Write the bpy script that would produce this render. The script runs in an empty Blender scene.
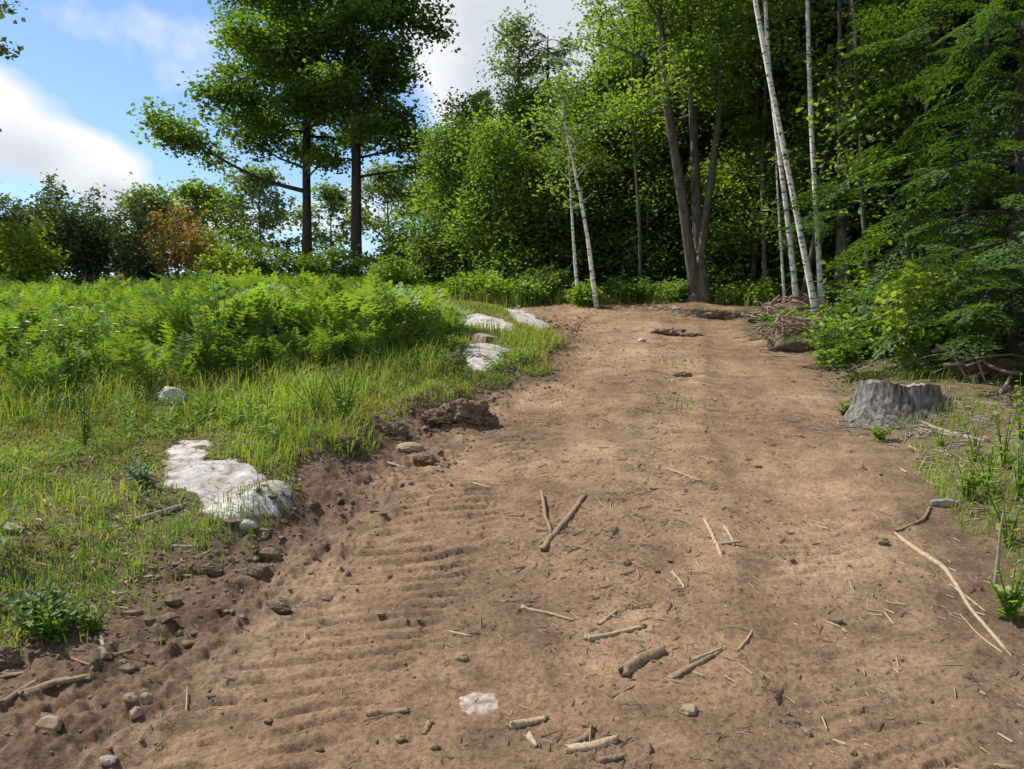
import bpy, math, random
import numpy as np
from mathutils import Vector

PI = math.pi
SC = bpy.context.scene
COL = SC.collection
F_PX, CX, CY, HOR = 850.0, 512.0, 384.5, 340.0
CAM = np.array([0.0, 0.0, 1.6])
PITCH = math.atan((CY - HOR) / F_PX)          # camera looks down by this much

# ------------------------------------------------------------------ noise
def _h(ix, iy, iz, seed):
    with np.errstate(over='ignore'):
        h = (ix.astype(np.uint32) * np.uint32(374761393) + iy.astype(np.uint32) * np.uint32(668265263)
             + iz.astype(np.uint32) * np.uint32(2246822519) + np.uint32((seed * 3266489917) & 0xffffffff))
        h = (h ^ (h >> np.uint32(13))) * np.uint32(1274126177)
        h = (h ^ (h >> np.uint32(15))) * np.uint32(2654435761)
        h = h ^ (h >> np.uint32(16))
    return h.astype(np.float64) / 4294967295.0 * 2 - 1

def noise2(x, y, seed=0):
    x = np.asarray(x, float); y = np.asarray(y, float)
    fx = np.floor(x); fy = np.floor(y)
    ix = fx.astype(np.int64); iy = fy.astype(np.int64); z = np.zeros_like(ix)
    u = x - fx; v = y - fy
    u = u*u*u*(u*(u*6-15)+10); v = v*v*v*(v*(v*6-15)+10)
    a = _h(ix, iy, z, seed); b = _h(ix+1, iy, z, seed); c = _h(ix, iy+1, z, seed); d = _h(ix+1, iy+1, z, seed)
    return (a*(1-u)+b*u)*(1-v) + (c*(1-u)+d*u)*v

def fbm(x, y, oct=4, seed=0, gain=0.5):
    s = 0; a = 1.0; n = 0
    for o in range(oct):
        s = s + a * noise2(x * 2**o + 17.3*o, y * 2**o - 9.1*o, seed + o); n += a; a *= gain
    return s / n

def noise3(p, seed=0):
    f = np.floor(p); i = f.astype(np.int64); u = p - f; u = u*u*(3-2*u)
    r = 0
    for dx in (0, 1):
        for dy in (0, 1):
            for dz in (0, 1):
                w = (u[:,0] if dx else 1-u[:,0])*(u[:,1] if dy else 1-u[:,1])*(u[:,2] if dz else 1-u[:,2])
                r = r + w*_h(i[:,0]+dx, i[:,1]+dy, i[:,2]+dz, seed)
    return r

def fbm3(p, oct=3, seed=0):
    s = 0; a = 1.0; n = 0
    for o in range(oct):
        s = s + a*noise3(p*2**o + 3.7*o, seed+o); n += a; a *= .5
    return s/n

def sstep(a, b, x):
    t = np.clip((x-a)/(b-a), 0, 1); return t*t*(3-2*t)

# ------------------------------------------------------------------ terrain
_ys = np.linspace(-300, 700, 20001)
_sl = np.interp(_ys, [-300, -14, -9, 23, 28, 36, 60, 700], [0, 0, .135, .135, .10, .0, -.03, -.004])
_zt = np.cumsum(_sl) * (_ys[1]-_ys[0]); _zt -= np.interp(0, _ys, _zt)
LX = ([-6, 1.5, 2.6, 3.2, 3.44, 4.18, 4.77, 5.79, 7.35, 9.07, 11.3, 13.2, 14.6, 16.2, 18.0, 22], 
      [-3.6, -2.9, -2.25, -1.93, -1.66, -1.48, -1.22, -1.2, -.62, .33, .66, .75, .5, -.2, 1.2, 4.0])
RX = ([-6, 1.5, 3.2, 4.6, 6.04, 7.35, 10.07, 11.3, 15.6, 18, 22],
      [1.2, 1.45, 1.95, 2.43, 2.76, 2.86, 3.5, 3.45, 4.45, 4.6, 3.0])
def XL(y): return np.interp(y, *LX)
def XR(y): return np.interp(y, *RX)
def XC(y): return .2*np.asarray(y) - .34

def edge_d(x, y):
    """signed distance-like: >0 inside the bare dirt"""
    n = fbm(x*1.7, y*1.7, 4, 11)*.30
    e = np.minimum(x - XL(y), XR(y) - x) + n
    e = np.minimum(e, (17.3 - y)*.6 + n)
    return e

def H(x, y, detail=True):
    x = np.asarray(x, float); y = np.asarray(y, float)
    z = np.interp(y, _ys, _zt)
    ol = XL(y) - x; orr = x - XR(y)
    near = sstep(60, 20, np.abs(y))
    z = z + .16*sstep(-.1, .9, ol)*near*sstep(19, 15, y) + .14*sstep(0, 1.0, orr)*sstep(19, 15, y)*near
    z = z + .10*np.exp(-((ol-.08)/.2)**2)*sstep(3.6, 4.6, y)*sstep(9, 7.6, y)*(1+.8*noise2(x*3, y*3, 5))
    z = z + .13*np.exp(-((x+.52)/.26)**2-((y-7.15)/.24)**2)
    z = z + .10*fbm(x*.35, y*.35, 3, 21)*sstep(.2, 3, np.maximum(ol, orr)) + .03*fbm(x*.8, y*.8, 2, 23)
    z = z + sstep(-3, 1, x-.05*y)*.075*np.clip(y-25, 0, 45)
    far = sstep(30, 80, np.hypot(x, y)); z = z + far*1.2*fbm(x*.03, y*.03, 3, 27)
    if detail:
        e = edge_d(x, y); m = sstep(-.1, .35, e)*sstep(30, 18, np.hypot(x, y))
        u = x - XC(y)                                   # across the track
        wob = .10*fbm(x*1.3, y*1.3, 2, 31)+.030*fbm(x*7, y*7, 3, 32)
        s = y*1.0 - .27*u + wob                         # along the track
        tl = sstep(.36, .25, np.abs(u + 1.02 + .12*noise2(y*.6, 0*y, 33)))
        tr = sstep(.40, .20, np.abs(u - .95 - .10*noise2(y*.6, 0*y+9, 35)))
        ph = (s/.12) % 1.0
        rid = np.where(ph < .74, sstep(0, .11, ph)*(1-.2*ph), .852-.852*sstep(.72, .86, ph)) - .5
        am = sstep(-.5, .35, fbm(x*1.1, y*1.1, 3, 37))
        d = tl*rid*.042*(.14+.86*am*sstep(-.35, .1, fbm(x*3.2, y*2.7, 2, 36)))*sstep(12, 8.5, y) + tr*rid*.020*am*sstep(-.1, .5, fbm(x*.7, y*.7, 2, 38))
        d = d - .020*tl - .022*tr + .014*np.exp(-((np.abs(u-.95)-.38)/.11)**2)*(.6+.6*fbm(x*3, y*3, 2, 39))
        d = d + .035*np.exp(-((u+.02)/.16)**2)*(.5+.5*fbm(x*4, y*4, 2, 41))*sstep(4, 6, y)
        # pushed-up earth left of the track
        rough = sstep(-1.05, -1.5, u) * .95 + .10 + .5*sstep(.35, .0, np.minimum(e, 1))
        b1 = np.abs(fbm(x*7, y*7, 4, 43, .6)); b2 = fbm(x*15, y*15, 3, 47)
        d = d + rough*(.050*(b1-.2) + .030*b2) + .007*fbm(x*24, y*24, 2, 49)*(.4+rough) + .0045*fbm(x*55, y*55, 2, 50)*sstep(7, 4, y) + .016*fbm(x*2.2, y*2.2, 3, 51)
        z = z + m*d + (1-m)*near*(.02*fbm(x*6, y*6, 3, 53))
    return z

def hz(x, y): return float(H(np.array([x]), np.array([y]))[0])

def ray(px, py):
    a = (px-CX)/F_PX; b = (CY-py)/F_PX
    c, s = math.cos(PITCH), math.sin(PITCH)
    return np.array([a, c + b*s, -s + b*c])

def at(px, py, d):
    """world point on the sight line at depth Y = d"""
    r = ray(px, py); return CAM + r*(d/r[1])

_tt = np.concatenate([np.arange(1.0, 12, .01), np.arange(12, 80, .04)])
def gp(px, py):
    """point of the ground seen at this place in the photo"""
    r = ray(px, py); p = CAM[None] + r[None]*_tt[:, None]
    below = np.nonzero(p[:, 2] < H(p[:, 0], p[:, 1]))[0]
    k = below[0] if len(below) else len(_tt)-1
    q = p[k]; return np.array([q[0], q[1], hz(q[0], q[1])])

def base(px, d):
    x = (px-CX)/F_PX*d; return np.array([x, d, hz(x, d)])

# ------------------------------------------------------------------ mesh building
class MB:
    def __init__(s): s.v = []; s.q = []; s.t = []; s.n = 0
    def add(s, v, q=None, t=None):
        v = np.asarray(v, float)
        if q is not None and len(q): s.q.append(np.asarray(q, np.int64)+s.n)
        if t is not None and len(t): s.t.append(np.asarray(t, np.int64)+s.n)
        s.v.append(v); s.n += len(v)
    def tube(s, pts, rad, sides=8, rough=0.0, seed=0, cap=True, gz=.6):
        pts = np.asarray(pts, float); rad = np.asarray(rad, float)
        if cap:
            d0 = pts[0]-pts[1]; d0 /= np.linalg.norm(d0)+1e-9
            d1 = pts[-1]-pts[-2]; d1 /= np.linalg.norm(d1)+1e-9
            pts = np.vstack([pts[0]+d0*rad[0]*.1, pts, pts[-1]+d1*rad[-1]*.1])
            rad = np.concatenate([[rad[0]*.05], rad, [rad[-1]*.05]])
        n = len(pts); tg = np.gradient(pts, axis=0); tg /= np.linalg.norm(tg, axis=1)[:, None]+1e-9
        ref = np.array([0., 0, 1]) if abs(tg[:, 2]).mean() < .8 else np.array([1., 0, 0])
        a = np.cross(tg, ref); a /= np.linalg.norm(a, axis=1)[:, None]+1e-9
        b = np.cross(tg, a)
        th = np.linspace(0, 2*PI, sides, endpoint=False)
        R = rad[:, None]*np.ones(sides)[None]
        if rough:
            g = np.stack(np.broadcast_arrays(np.cos(th)[None]*1.3, np.sin(th)[None]*1.3, np.arange(n)[:, None]*gz), -1).reshape(-1, 3)
            R = R*(1+rough*noise3(g+seed*7.7, seed).reshape(n, sides))
        v = pts[:, None]+a[:, None]*(np.cos(th)[None, :, None]*R[..., None])+b[:, None]*(np.sin(th)[None, :, None]*R[..., None])
        i = np.arange(n-1)[:, None]*sides; j = np.arange(sides)[None]; k = (j+1) % sides
        q = np.stack([i+j, i+k, i+sides+k, i+sides+j], -1).reshape(-1, 4)
        s.add(v.reshape(-1, 3), q)
    def leaves(s, c, ax, nr, L, W, fold=.15):
        """rhombic leaves: c = leaf base, ax = its direction, nr = its face"""
        c = np.asarray(c, float); N = len(c)
        if N == 0: return
        ax = ax/(np.linalg.norm(ax, axis=1)[:, None]+1e-9)
        sd = np.cross(ax, nr); sd /= np.linalg.norm(sd, axis=1)[:, None]+1e-9
        up = np.cross(sd, ax)
        L = np.broadcast_to(L, (N,))[:, None]; W = np.broadcast_to(W, (N,))[:, None]
        m = c+ax*L*.45+up*L*fold
        v = np.stack([c, m+sd*W*.5, c+ax*L, m-sd*W*.5], 1).reshape(-1, 3)
        q = np.arange(N*4).reshape(N, 4)
        s.add(v, q)
    def mesh(s, name, mat, smooth=False, off=None):
        V = np.vstack(s.v) if s.v else np.zeros((0, 3))
        if off is not None: V = V-np.asarray(off)[None]
        Q = np.vstack(s.q) if s.q else np.zeros((0, 4), np.int64)
        T = np.vstack(s.t) if s.t else np.zeros((0, 3), np.int64)
        me = bpy.data.meshes.new(name)
        me.vertices.add(len(V)); me.vertices.foreach_set('co', V.astype(np.float32).ravel())
        nl = len(Q)*4+len(T)*3; me.loops.add(nl)
        me.loops.foreach_set('vertex_index', np.concatenate([Q.ravel(), T.ravel()]).astype(np.int32))
        me.polygons.add(len(Q)+len(T))
        me.polygons.foreach_set('loop_start', np.concatenate([np.arange(len(Q))*4, len(Q)*4+np.arange(len(T))*3]).astype(np.int32))
        me.polygons.foreach_set('use_smooth', np.full(len(Q)+len(T), smooth, dtype=bool))
        me.update(calc_edges=True); me.validate()
        me.materials.append(mat); return me
    def obj(s, name, mat, parent=None, loc=None, smooth=False, off=None):
        me = s.mesh(name, mat, smooth, off)
        o = bpy.data.objects.new(name, me); COL.objects.link(o)
        if parent is not None: o.parent = parent
        if loc is not None: o.location = loc
        return o

def tag(o, label, cat, group=None, kind=None):
    o['label'] = label
    if cat: o['category'] = cat
    if group: o['group'] = group
    if kind: o['kind'] = kind
    return o
def thing(name, label, cat, loc, rz=0, group=None):
    o = bpy.data.objects.new(name, None); COL.objects.link(o)
    o.empty_display_size = .2; o.location = loc; o.rotation_euler = (0, 0, rz)
    return tag(o, label, cat, group)
def dup(root, label, loc, rz=0, sc=1, group=None):
    r = root.copy(); COL.objects.link(r); r.location = loc; r.rotation_euler = (0, 0, rz); r.scale = (sc,)*3
    r['label'] = label
    if group: r['group'] = group
    for ch in list(root.children):
        c = ch.copy(); COL.objects.link(c); c.parent = r
    return r

# ------------------------------------------------------------------ materials
def newmat(name):
    m = bpy.data.materials.new(name); m.use_nodes = True
    nt = m.node_tree; nt.nodes.clear()
    out = nt.nodes.new('ShaderNodeOutputMaterial')
    return m, nt, out
def N(nt, typ, **kw):
    n = nt.nodes.new(typ)
    for k, v in kw.items():
        if k.startswith('i_'): n.inputs[k[2:].replace('_', ' ')].default_value = v
        elif k.startswith('n'): n.inputs[int(k[1:])].default_value = v
        else: setattr(n, k, v)
    return n
def ramp(nt, stops, src):
    r = nt.nodes.new('ShaderNodeValToRGB'); e = r.color_ramp.elements
    while len(e) > 1: e.remove(e[-1])
    e[0].position, e[0].color = stops[0][0], tuple(stops[0][1])+(1,)
    for p, c in stops[1:]:
        k = e.new(p); k.color = tuple(c)+(1,)
    nt.links.new(src, r.inputs[0]); return r.outputs[0]
def g3(v): return (v, v, v)
def mixc(nt, fac, a, b, mode='MIX'):
    m = nt.nodes.new('ShaderNodeMix'); m.data_type = 'RGBA'; m.blend_type = mode
    for s, v in ((m.inputs[0], fac), (m.inputs[6], a), (m.inputs[7], b)):
        if hasattr(v, 'links'): nt.links.new(v, s)
        else: s.default_value = v if not isinstance(v, tuple) else tuple(v)+(1,)*(4-len(v))
    return m.outputs[2]

def leafmat(name, c1, c2, tr, trfac=.38, c3=None, dry=None):
    m, nt, out = newmat(name); L = nt.links
    geo = N(nt, 'ShaderNodeNewGeometry')
    st = [(0, c1), (.75, c2)] + ([(.9, c2), (.93, c3), (1, c3)] if c3 else [(1, c2)])
    col = ramp(nt, st, geo.outputs['Random Per Island'])
    tc = N(nt, 'ShaderNodeTexCoord'); nz = N(nt, 'ShaderNodeTexNoise', i_Scale=.9, i_Detail=2)
    L.new(tc.outputs['Object'], nz.inputs['Vector'])
    tone = ramp(nt, [(.32, g3(.62)), (.68, g3(1.28))], nz.outputs['Fac'])
    col = mixc(nt, 1.0, col, tone, 'MULTIPLY')
    if dry:
        n2 = N(nt, 'ShaderNodeTexNoise', i_Scale=1.3, i_Detail=4, i_Roughness=.6); L.new(tc.outputs['Object'], n2.inputs['Vector'])
        col = mixc(nt, ramp(nt, [(.46, g3(0)), (.64, g3(.55))], n2.outputs['Fac']), col, dry)
    df = N(nt, 'ShaderNodeBsdfDiffuse'); L.new(col, df.inputs['Color'])
    tl = N(nt, 'ShaderNodeBsdfTranslucent'); tcol = mixc(nt, 1.0, col, tr, 'MULTIPLY'); L.new(tcol, tl.inputs['Color'])
    gl = N(nt, 'ShaderNodeBsdfGlossy', i_Roughness=.6, i_Color=(1, 1, 1, 1))
    a = N(nt, 'ShaderNodeMixShader', n0=trfac); L.new(df.outputs[0], a.inputs[1]); L.new(tl.outputs[0], a.inputs[2])
    b = N(nt, 'ShaderNodeMixShader', n0=.022); L.new(a.outputs[0], b.inputs[1]); L.new(gl.outputs[0], b.inputs[2])
    L.new(b.outputs[0], out.inputs[0]); return m

def roughmat(name, stops, scale=(6, 6, 6), detail=6, rough=.9, bump=.5, dist=.02, nscale=1.0, extra=None, spec=.2):
    m, nt, out = newmat(name); L = nt.links
    tc = N(nt, 'ShaderNodeTexCoord'); mp = N(nt, 'ShaderNodeMapping'); mp.inputs['Scale'].default_value = scale
    L.new(tc.outputs['Object'], mp.inputs['Vector'])
    nz = N(nt, 'ShaderNodeTexNoise', i_Scale=nscale, i_Detail=detail, i_Roughness=.62)
    L.new(mp.outputs[0], nz.inputs['Vector'])
    col = ramp(nt, stops, nz.outputs['Fac'])
    if extra: col = extra(nt, mp, col, tc)
    p = N(nt, 'ShaderNodeBsdfPrincipled', i_Roughness=rough); p.inputs['Specular IOR Level'].default_value = spec
    L.new(col, p.inputs['Base Color'])
    bp = N(nt, 'ShaderNodeBump', i_Strength=bump, i_Distance=dist)
    L.new(nz.outputs['Fac'], bp.inputs['Height']); L.new(bp.outputs[0], p.inputs['Normal'])
    L.new(p.outputs[0], out.inputs[0]); return m

def birch_extra(nt, mp, col, tc):
    m2 = N(nt, 'ShaderNodeMapping'); m2.inputs['Scale'].default_value = (9, 9, 30)
    nt.links.new(tc.outputs['Object'], m2.inputs['Vector'])
    nz = N(nt, 'ShaderNodeTexNoise', i_Scale=1.0, i_Detail=4, i_Roughness=.55); nt.links.new(m2.outputs[0], nz.inputs['Vector'])
    f = ramp(nt, [(.55, g3(0)), (.62, g3(1))], nz.outputs['Fac'])
    return mixc(nt, f, col, (.05, .045, .04))

M = {}
M['maple_leaf'] = leafmat('maple_leaf', (.066, .138, .020), (.125, .210, .030), (1.6, 1.5, .45), .48)
M['light_leaf'] = leafmat('light_leaf', (.110, .200, .030), (.190, .285, .052), (1.45, 1.4, .5), .50)
M['pale_leaf'] = leafmat('pale_leaf', (.120, .190, .065), (.180, .260, .100), (1.4, 1.3, .6), .48)
M['lime_leaf'] = leafmat('lime_leaf', (.16, .27, .028), (.27, .37, .045), (1.45, 1.3, .4), .50)
M['mid_leaf'] = leafmat('mid_leaf', (.080, .155, .022), (.140, .220, .034), (1.6, 1.45, .45), .48)
M['bright_leaf'] = leafmat('bright_leaf', (.120, .230, .024), (.210, .320, .042), (1.45, 1.35, .4), .46)
M['dark_leaf'] = leafmat('dark_leaf', (.058, .095, .036), (.105, .145, .054), (1.4, 1.4, .6), .38, (.10, .06, .04))
M['rust_leaf'] = leafmat('rust_leaf', (.30, .155, .055), (.22, .22, .06), (1.4, 1.15, .5), .48, (.40, .19, .07))
M['hemlock'] = leafmat('hemlock', (.036, .086, .018), (.082, .150, .028), (1.45, 1.4, .45), .40)
M['pine'] = leafmat('pine', (.050, .100, .030), (.095, .150, .046), (1.4, 1.4, .6), .40)
M['fern'] = leafmat('fern', (.115, .225, .032), (.195, .310, .054), (1.3, 1.25, .4), .42, (.25, .26, .08), dry=(.20, .27, .06))
M['grass'] = leafmat('grass', (.150, .250, .034), (.270, .345, .062), (1.25, 1.2, .4), .42, (.38, .31, .14), dry=(.26, .26, .07))
M['moss'] = leafmat('moss', (.110, .185, .028), (.210, .270, .048), (1.2, 1.2, .4), .35, (.26, .19, .09), dry=(.24, .19, .07))
M['weed'] = leafmat('weed', (.080, .165, .022), (.145, .235, .040), (1.4, 1.35, .45), .42)
M['silver_weed'] = leafmat('silver_weed', (.10, .16, .09), (.14, .20, .12), (1.2, 1.3, .7), .3)
M['straw'] = leafmat('straw', (.24, .18, .115), (.40, .32, .21), (1.1, 1, .8), .2)
M['flower'] = leafmat('flower', (.75, .75, .70), (.80, .80, .78), (1, 1, 1), .3)
M['bark'] = roughmat('bark', [(.3, (.025, .021, .017)), (.7, (.085, .072, .060))], (16, 16, 3), bump=.9, dist=.03)
M['gray_bark'] = roughmat('gray_bark', [(.3, (.055, .047, .040)), (.7, (.19, .17, .15))], (14, 14, 3), bump=.8, dist=.02)
M['birch_bark'] = roughmat('birch_bark', [(.3, (.50, .47, .42)), (.65, (.80, .77, .72))], (6, 6, 10), bump=.25, dist=.01, extra=birch_extra)
M['twig'] = roughmat('twig', [(.3, (.07, .055, .04)), (.7, (.20, .16, .12))], (30, 30, 30), bump=.4, dist=.005)
M['dry_wood'] = roughmat('dry_wood', [(.25, (.19, .135, .082)), (.7, (.42, .325, .215))], (60, 60, 60), bump=.6, dist=.004)
M['brown_wood'] = roughmat('brown_wood', [(.25, (.10, .068, .042)), (.7, (.29, .21, .13))], (55, 55, 55), bump=.9, dist=.006)
M['gray_wood'] = roughmat('gray_wood', [(.25, (.13, .105, .082)), (.7, (.34, .285, .225))], (50, 50, 50), bump=.6, dist=.004)
M['root'] = roughmat('root', [(.25, (.10, .066, .050)), (.7, (.32, .235, .185))], (40, 40, 40), bump=.6, dist=.005)
M['stump_bark'] = roughmat('stump_bark', [(.34, (.035, .030, .026)), (.48, (.115, .103, .092)), (.68, (.27, .25, .225))], (34, 34, 7), bump=1.0, dist=.03)
M['stump_cut'] = roughmat('stump_cut', [(.3, (.16, .14, .12)), (.7, (.33, .30, .27))], (20, 20, 4), bump=.6, dist=.01)

def rock_extra(nt, mp, col, tc):
    v = N(nt, 'ShaderNodeTexNoise', i_Scale=3.2, i_Detail=5, i_Roughness=.7); nt.links.new(tc.outputs['Object'], v.inputs['Vector'])
    f = ramp(nt, [(.50, g3(0)), (.62, g3(.85))], v.outputs['Fac'])
    col = mixc(nt, f, col, (.27, .235, .19))
    w = N(nt, 'ShaderNodeTexVoronoi', feature='DISTANCE_TO_EDGE', i_Scale=3.0); 
    n2 = N(nt, 'ShaderNodeTexNoise', i_Scale=4, i_Detail=4); nt.links.new(tc.outputs['Object'], n2.inputs['Vector'])
    mx = mixc(nt, .35, tc.outputs['Object'], n2.outputs['Color']); nt.links.new(mx, w.inputs['Vector'])
    f2 = ramp(nt, [(.0, g3(.9)), (.022, g3(0))], w.outputs['Distance'])
    col = mixc(nt, f2, col, (.16, .14, .12)); sa = N(nt, 'ShaderNodeAttribute', attribute_name='soiled')
    return mixc(nt, sa.outputs['Fac'], col, (.17, .125, .085))
M['white_rock'] = roughmat('white_rock', [(.32, (.18, .16, .142)), (.47, (.39, .365, .34)), (.68, (.53, .505, .475))], (13, 13, 13), bump=1.0, dist=.02, extra=rock_extra)
M['gray_rock'] = roughmat('gray_rock', [(.28, (.12, .105, .088)), (.5, (.24, .215, .185)), (.72, (.36, .33, .29))], (12, 12, 12), bump=.8, dist=.02, extra=rock_extra)
M['quartz_rock'] = roughmat('quartz_rock', [(.38, (.15, .105, .070)), (.50, (.25, .20, .15)), (.64, (.38, .34, .29))], (22, 22, 22), bump=.8, dist=.008)
M['tan_rock'] = roughmat('tan_rock', [(.25, (.15, .105, .066)), (.7, (.33, .25, .165))], (25, 25, 25), bump=.6, dist=.008)
M['clod'] = roughmat('clod', [(.28, (.070, .047, .031)), (.5, (.150, .106, .070)), (.72, (.25, .18, .118))], (22, 22, 22), bump=1.0, dist=.03)

M['loose_soil'] = roughmat('loose_soil', [(.28, (.12, .082, .055)), (.5, (.22, .155, .104)), (.72, (.31, .225, .155))], (22, 22, 22), bump=1.0, dist=.03)
def soil():
    m, nt, out = newmat('soil'); L = nt.links
    tc = N(nt, 'ShaderNodeTexCoord'); at_ = N(nt, 'ShaderNodeAttribute', attribute_name='dirt')
    at2 = N(nt, 'ShaderNodeAttribute', attribute_name='damp')
    def nz(scale, detail=6, rough=.6, dist=0.0):
        n = N(nt, 'ShaderNodeTexNoise', i_Scale=scale, i_Detail=detail, i_Roughness=rough, i_Distortion=dist)
        L.new(tc.outputs['Object'], n.inputs['Vector']); return n.outputs['Fac']
    big = nz(.8, 5); mid = nz(5, 6, .65); fine = nz(45, 6, .7); grit = nz(150, 3, .7)
    c = ramp(nt, [(.32, (.154, .096, .058)), (.5, (.218, .141, .086)), (.68, (.275, .188, .119))], big)
    c2 = ramp(nt, [(.30, g3(.72)), (.5, g3(1.0)), (.72, g3(1.25))], mid)
    c = mixc(nt, 1, c, c2, 'MULTIPLY')
    c3 = ramp(nt, [(.30, g3(.42)), (.45, g3(1.0)), (.68, g3(1.45))], fine)
    c = mixc(nt, 1, c, c3, 'MULTIPLY')
    c4 = ramp(nt, [(.30, g3(.8)), (.5, g3(1)), (.74, g3(1.35))], grit)
    c = mixc(nt, .7, c, c4, 'MULTIPLY')
    # dark damp humus
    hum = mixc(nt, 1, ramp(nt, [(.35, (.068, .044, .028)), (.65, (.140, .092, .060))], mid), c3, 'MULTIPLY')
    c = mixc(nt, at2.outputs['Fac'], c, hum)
    # soil between the grass: brown with dry thatch
    g = ramp(nt, [(.35, (.066, .052, .028)), (.52, (.12, .098, .048)), (.68, (.20, .158, .088))], fine)
    c = mixc(nt, at_.outputs['Fac'], g, c)
    p = N(nt, 'ShaderNodeBsdfPrincipled', i_Roughness=.95); p.inputs['Specular IOR Level'].default_value = .12
    L.new(c, p.inputs['Base Color'])
    b1 = N(nt, 'ShaderNodeBump', i_Strength=.7, i_Distance=.03); L.new(mid, b1.inputs['Height'])
    b2 = N(nt, 'ShaderNodeBump', i_Strength=.85, i_Distance=.013); L.new(fine, b2.inputs['Height']); L.new(b1.outputs[0], b2.inputs['Normal'])
    b3 = N(nt, 'ShaderNodeBump', i_Strength=.8, i_Distance=.006); L.new(grit, b3.inputs['Height']); L.new(b2.outputs[0], b3.inputs['Normal'])
    L.new(b3.outputs[0], p.inputs['Normal'])
    L.new(p.outputs[0], out.inputs[0]); return m
M['soil'] = soil()

# ------------------------------------------------------------------ the ground: one polar sheet cut along the edge of the bare dirt
def build_ground():
    fa = np.linspace(math.radians(-41), math.radians(41), 780)
    ca = np.linspace(math.radians(41), math.radians(319), 92)[1:-1]
    ang = np.concatenate([fa, ca])                        # clockwise from +Y
    r = np.concatenate([[.02, .3, .6, .9, 1.15], np.geomspace(1.35, 26, 780), np.geomspace(26, 650, 70)[1:]])
    A, R = np.meshgrid(ang, r)
    X = R*np.sin(A); Y = R*np.cos(A); Z = H(X, Y)
    na, nr = len(ang), len(r)
    e = edge_d(X, Y).ravel(); V = np.stack([X, Y, Z], -1).reshape(-1, 3)
    i = np.arange(nr-1)[:, None]*na; j = np.arange(na)[None]; k = (j+1) % na
    Q = np.stack([i+j, i+k, i+na+k, i+na+j], -1).reshape(-1, 4)[:, ::-1]
    inside = e[Q].mean(1) > 0
    cen = V[Q].mean(1); inside &= (cen[:, 1] > -5)
    x, y = V[:, 0], V[:, 1]; u = x-XC(y)
    dirt = sstep(-.3, .12, e+.12*fbm(x*7, y*7, 3, 61))
    dirt = np.maximum(dirt, sstep(.05, .3, fbm(x*.9, y*.9, 4, 63))*sstep(9, 5, y)*.8)
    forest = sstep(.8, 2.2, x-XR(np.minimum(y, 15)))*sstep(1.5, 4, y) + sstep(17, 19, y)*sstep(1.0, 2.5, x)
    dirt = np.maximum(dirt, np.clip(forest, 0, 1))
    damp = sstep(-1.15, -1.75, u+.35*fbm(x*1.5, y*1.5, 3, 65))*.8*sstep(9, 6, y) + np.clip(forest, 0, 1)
    damp = damp + .55*sstep(.35, 0, np.abs(e))
    damp = damp + .45*np.exp(-((u+.02)/.14)**2)*sstep(.0, .4, fbm(x*3, y*3, 3, 67))*sstep(4, 6, y)
    damp = damp + .12*np.exp(-((np.abs(u-.95)-.33)/.10)**2) + .45*sstep(.0, .45, fbm(x*1.3, y*.9, 4, 70)) + .25*sstep(.1, .4, fbm(x*5, y*5, 3, 72))
    damp = np.clip(damp, 0, 1)
    for name, sel in (('ground', ~inside), ('dirt_track', inside)):
        used, inv = np.unique(Q[sel], return_inverse=True)
        mb = MB(); mb.add(V[used], inv.reshape(-1, 4))
        o = mb.obj(name, M['soil'], smooth=True)
        for an, arr in (('dirt', dirt), ('damp', damp)):
            at_ = o.data.attributes.new(an, 'FLOAT', 'POINT'); at_.data.foreach_set('value', arr[used].astype(np.float32))
        o['kind'] = 'structure'
        o['label'] = {'ground': 'grassy hillside rising to the left and into the wood', 'dirt_track': 'freshly graded brown dirt track climbing the slope'}[name]
build_ground()

# ------------------------------------------------------------------ tree generators
def bez(p, d, L, n, rng, curve=0.0, wig=.08):
    """a wandering branch path from p along d"""
    d = np.array(d, float); d /= np.linalg.norm(d)
    pts = [np.array(p, float)]; st = L/n
    for i in range(n):
        d = d+rng.normal(0, wig, 3)+np.array([0, 0, curve/n]); d /= np.linalg.norm(d)
        pts.append(pts[-1]+d*st)
    return np.array(pts)
def interp_path(P, t):
    s = np.concatenate([[0], np.cumsum(np.linalg.norm(np.diff(P, axis=0), axis=1))]); s /= s[-1]
    return np.array([np.interp(t, s, P[:, k]) for k in range(3)]).T
def resample(P, n): return interp_path(np.asarray(P, float), np.linspace(0, 1, n))

class Leafs:
    def __init__(s): s.c = []; s.a = []; s.n = []; s.L = []
    def cluster(s, pts, rng, m, sig, zsig, L, flat=.8, droop=.25):
        m = int(m*2.1); sig, zsig = sig*1.12, zsig*1.15; k = len(pts)*m
        c = np.repeat(np.asarray(pts), m, axis=0)+rng.normal(0, 1, (k, 3))*np.array([sig, sig, zsig])
        a = rng.normal(0, 1, (k, 3)); a[:, 2] = a[:, 2]*.35-droop
        n = rng.normal(0, flat, (k, 3)); n[:, 2] += 1
        s.c.append(c); s.a.append(a); s.n.append(n); s.L.append(L*rng.uniform(.65, 1.25, k)*np.repeat(rng.uniform(.7, 1.3, len(pts)), m))
    def to(s, mb, wr=.75, fold=.12):
        if not s.c: return
        L = np.concatenate(s.L); mb.leaves(np.vstack(s.c), np.vstack(s.a), np.vstack(s.n), L, L*wr, fold)

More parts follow.
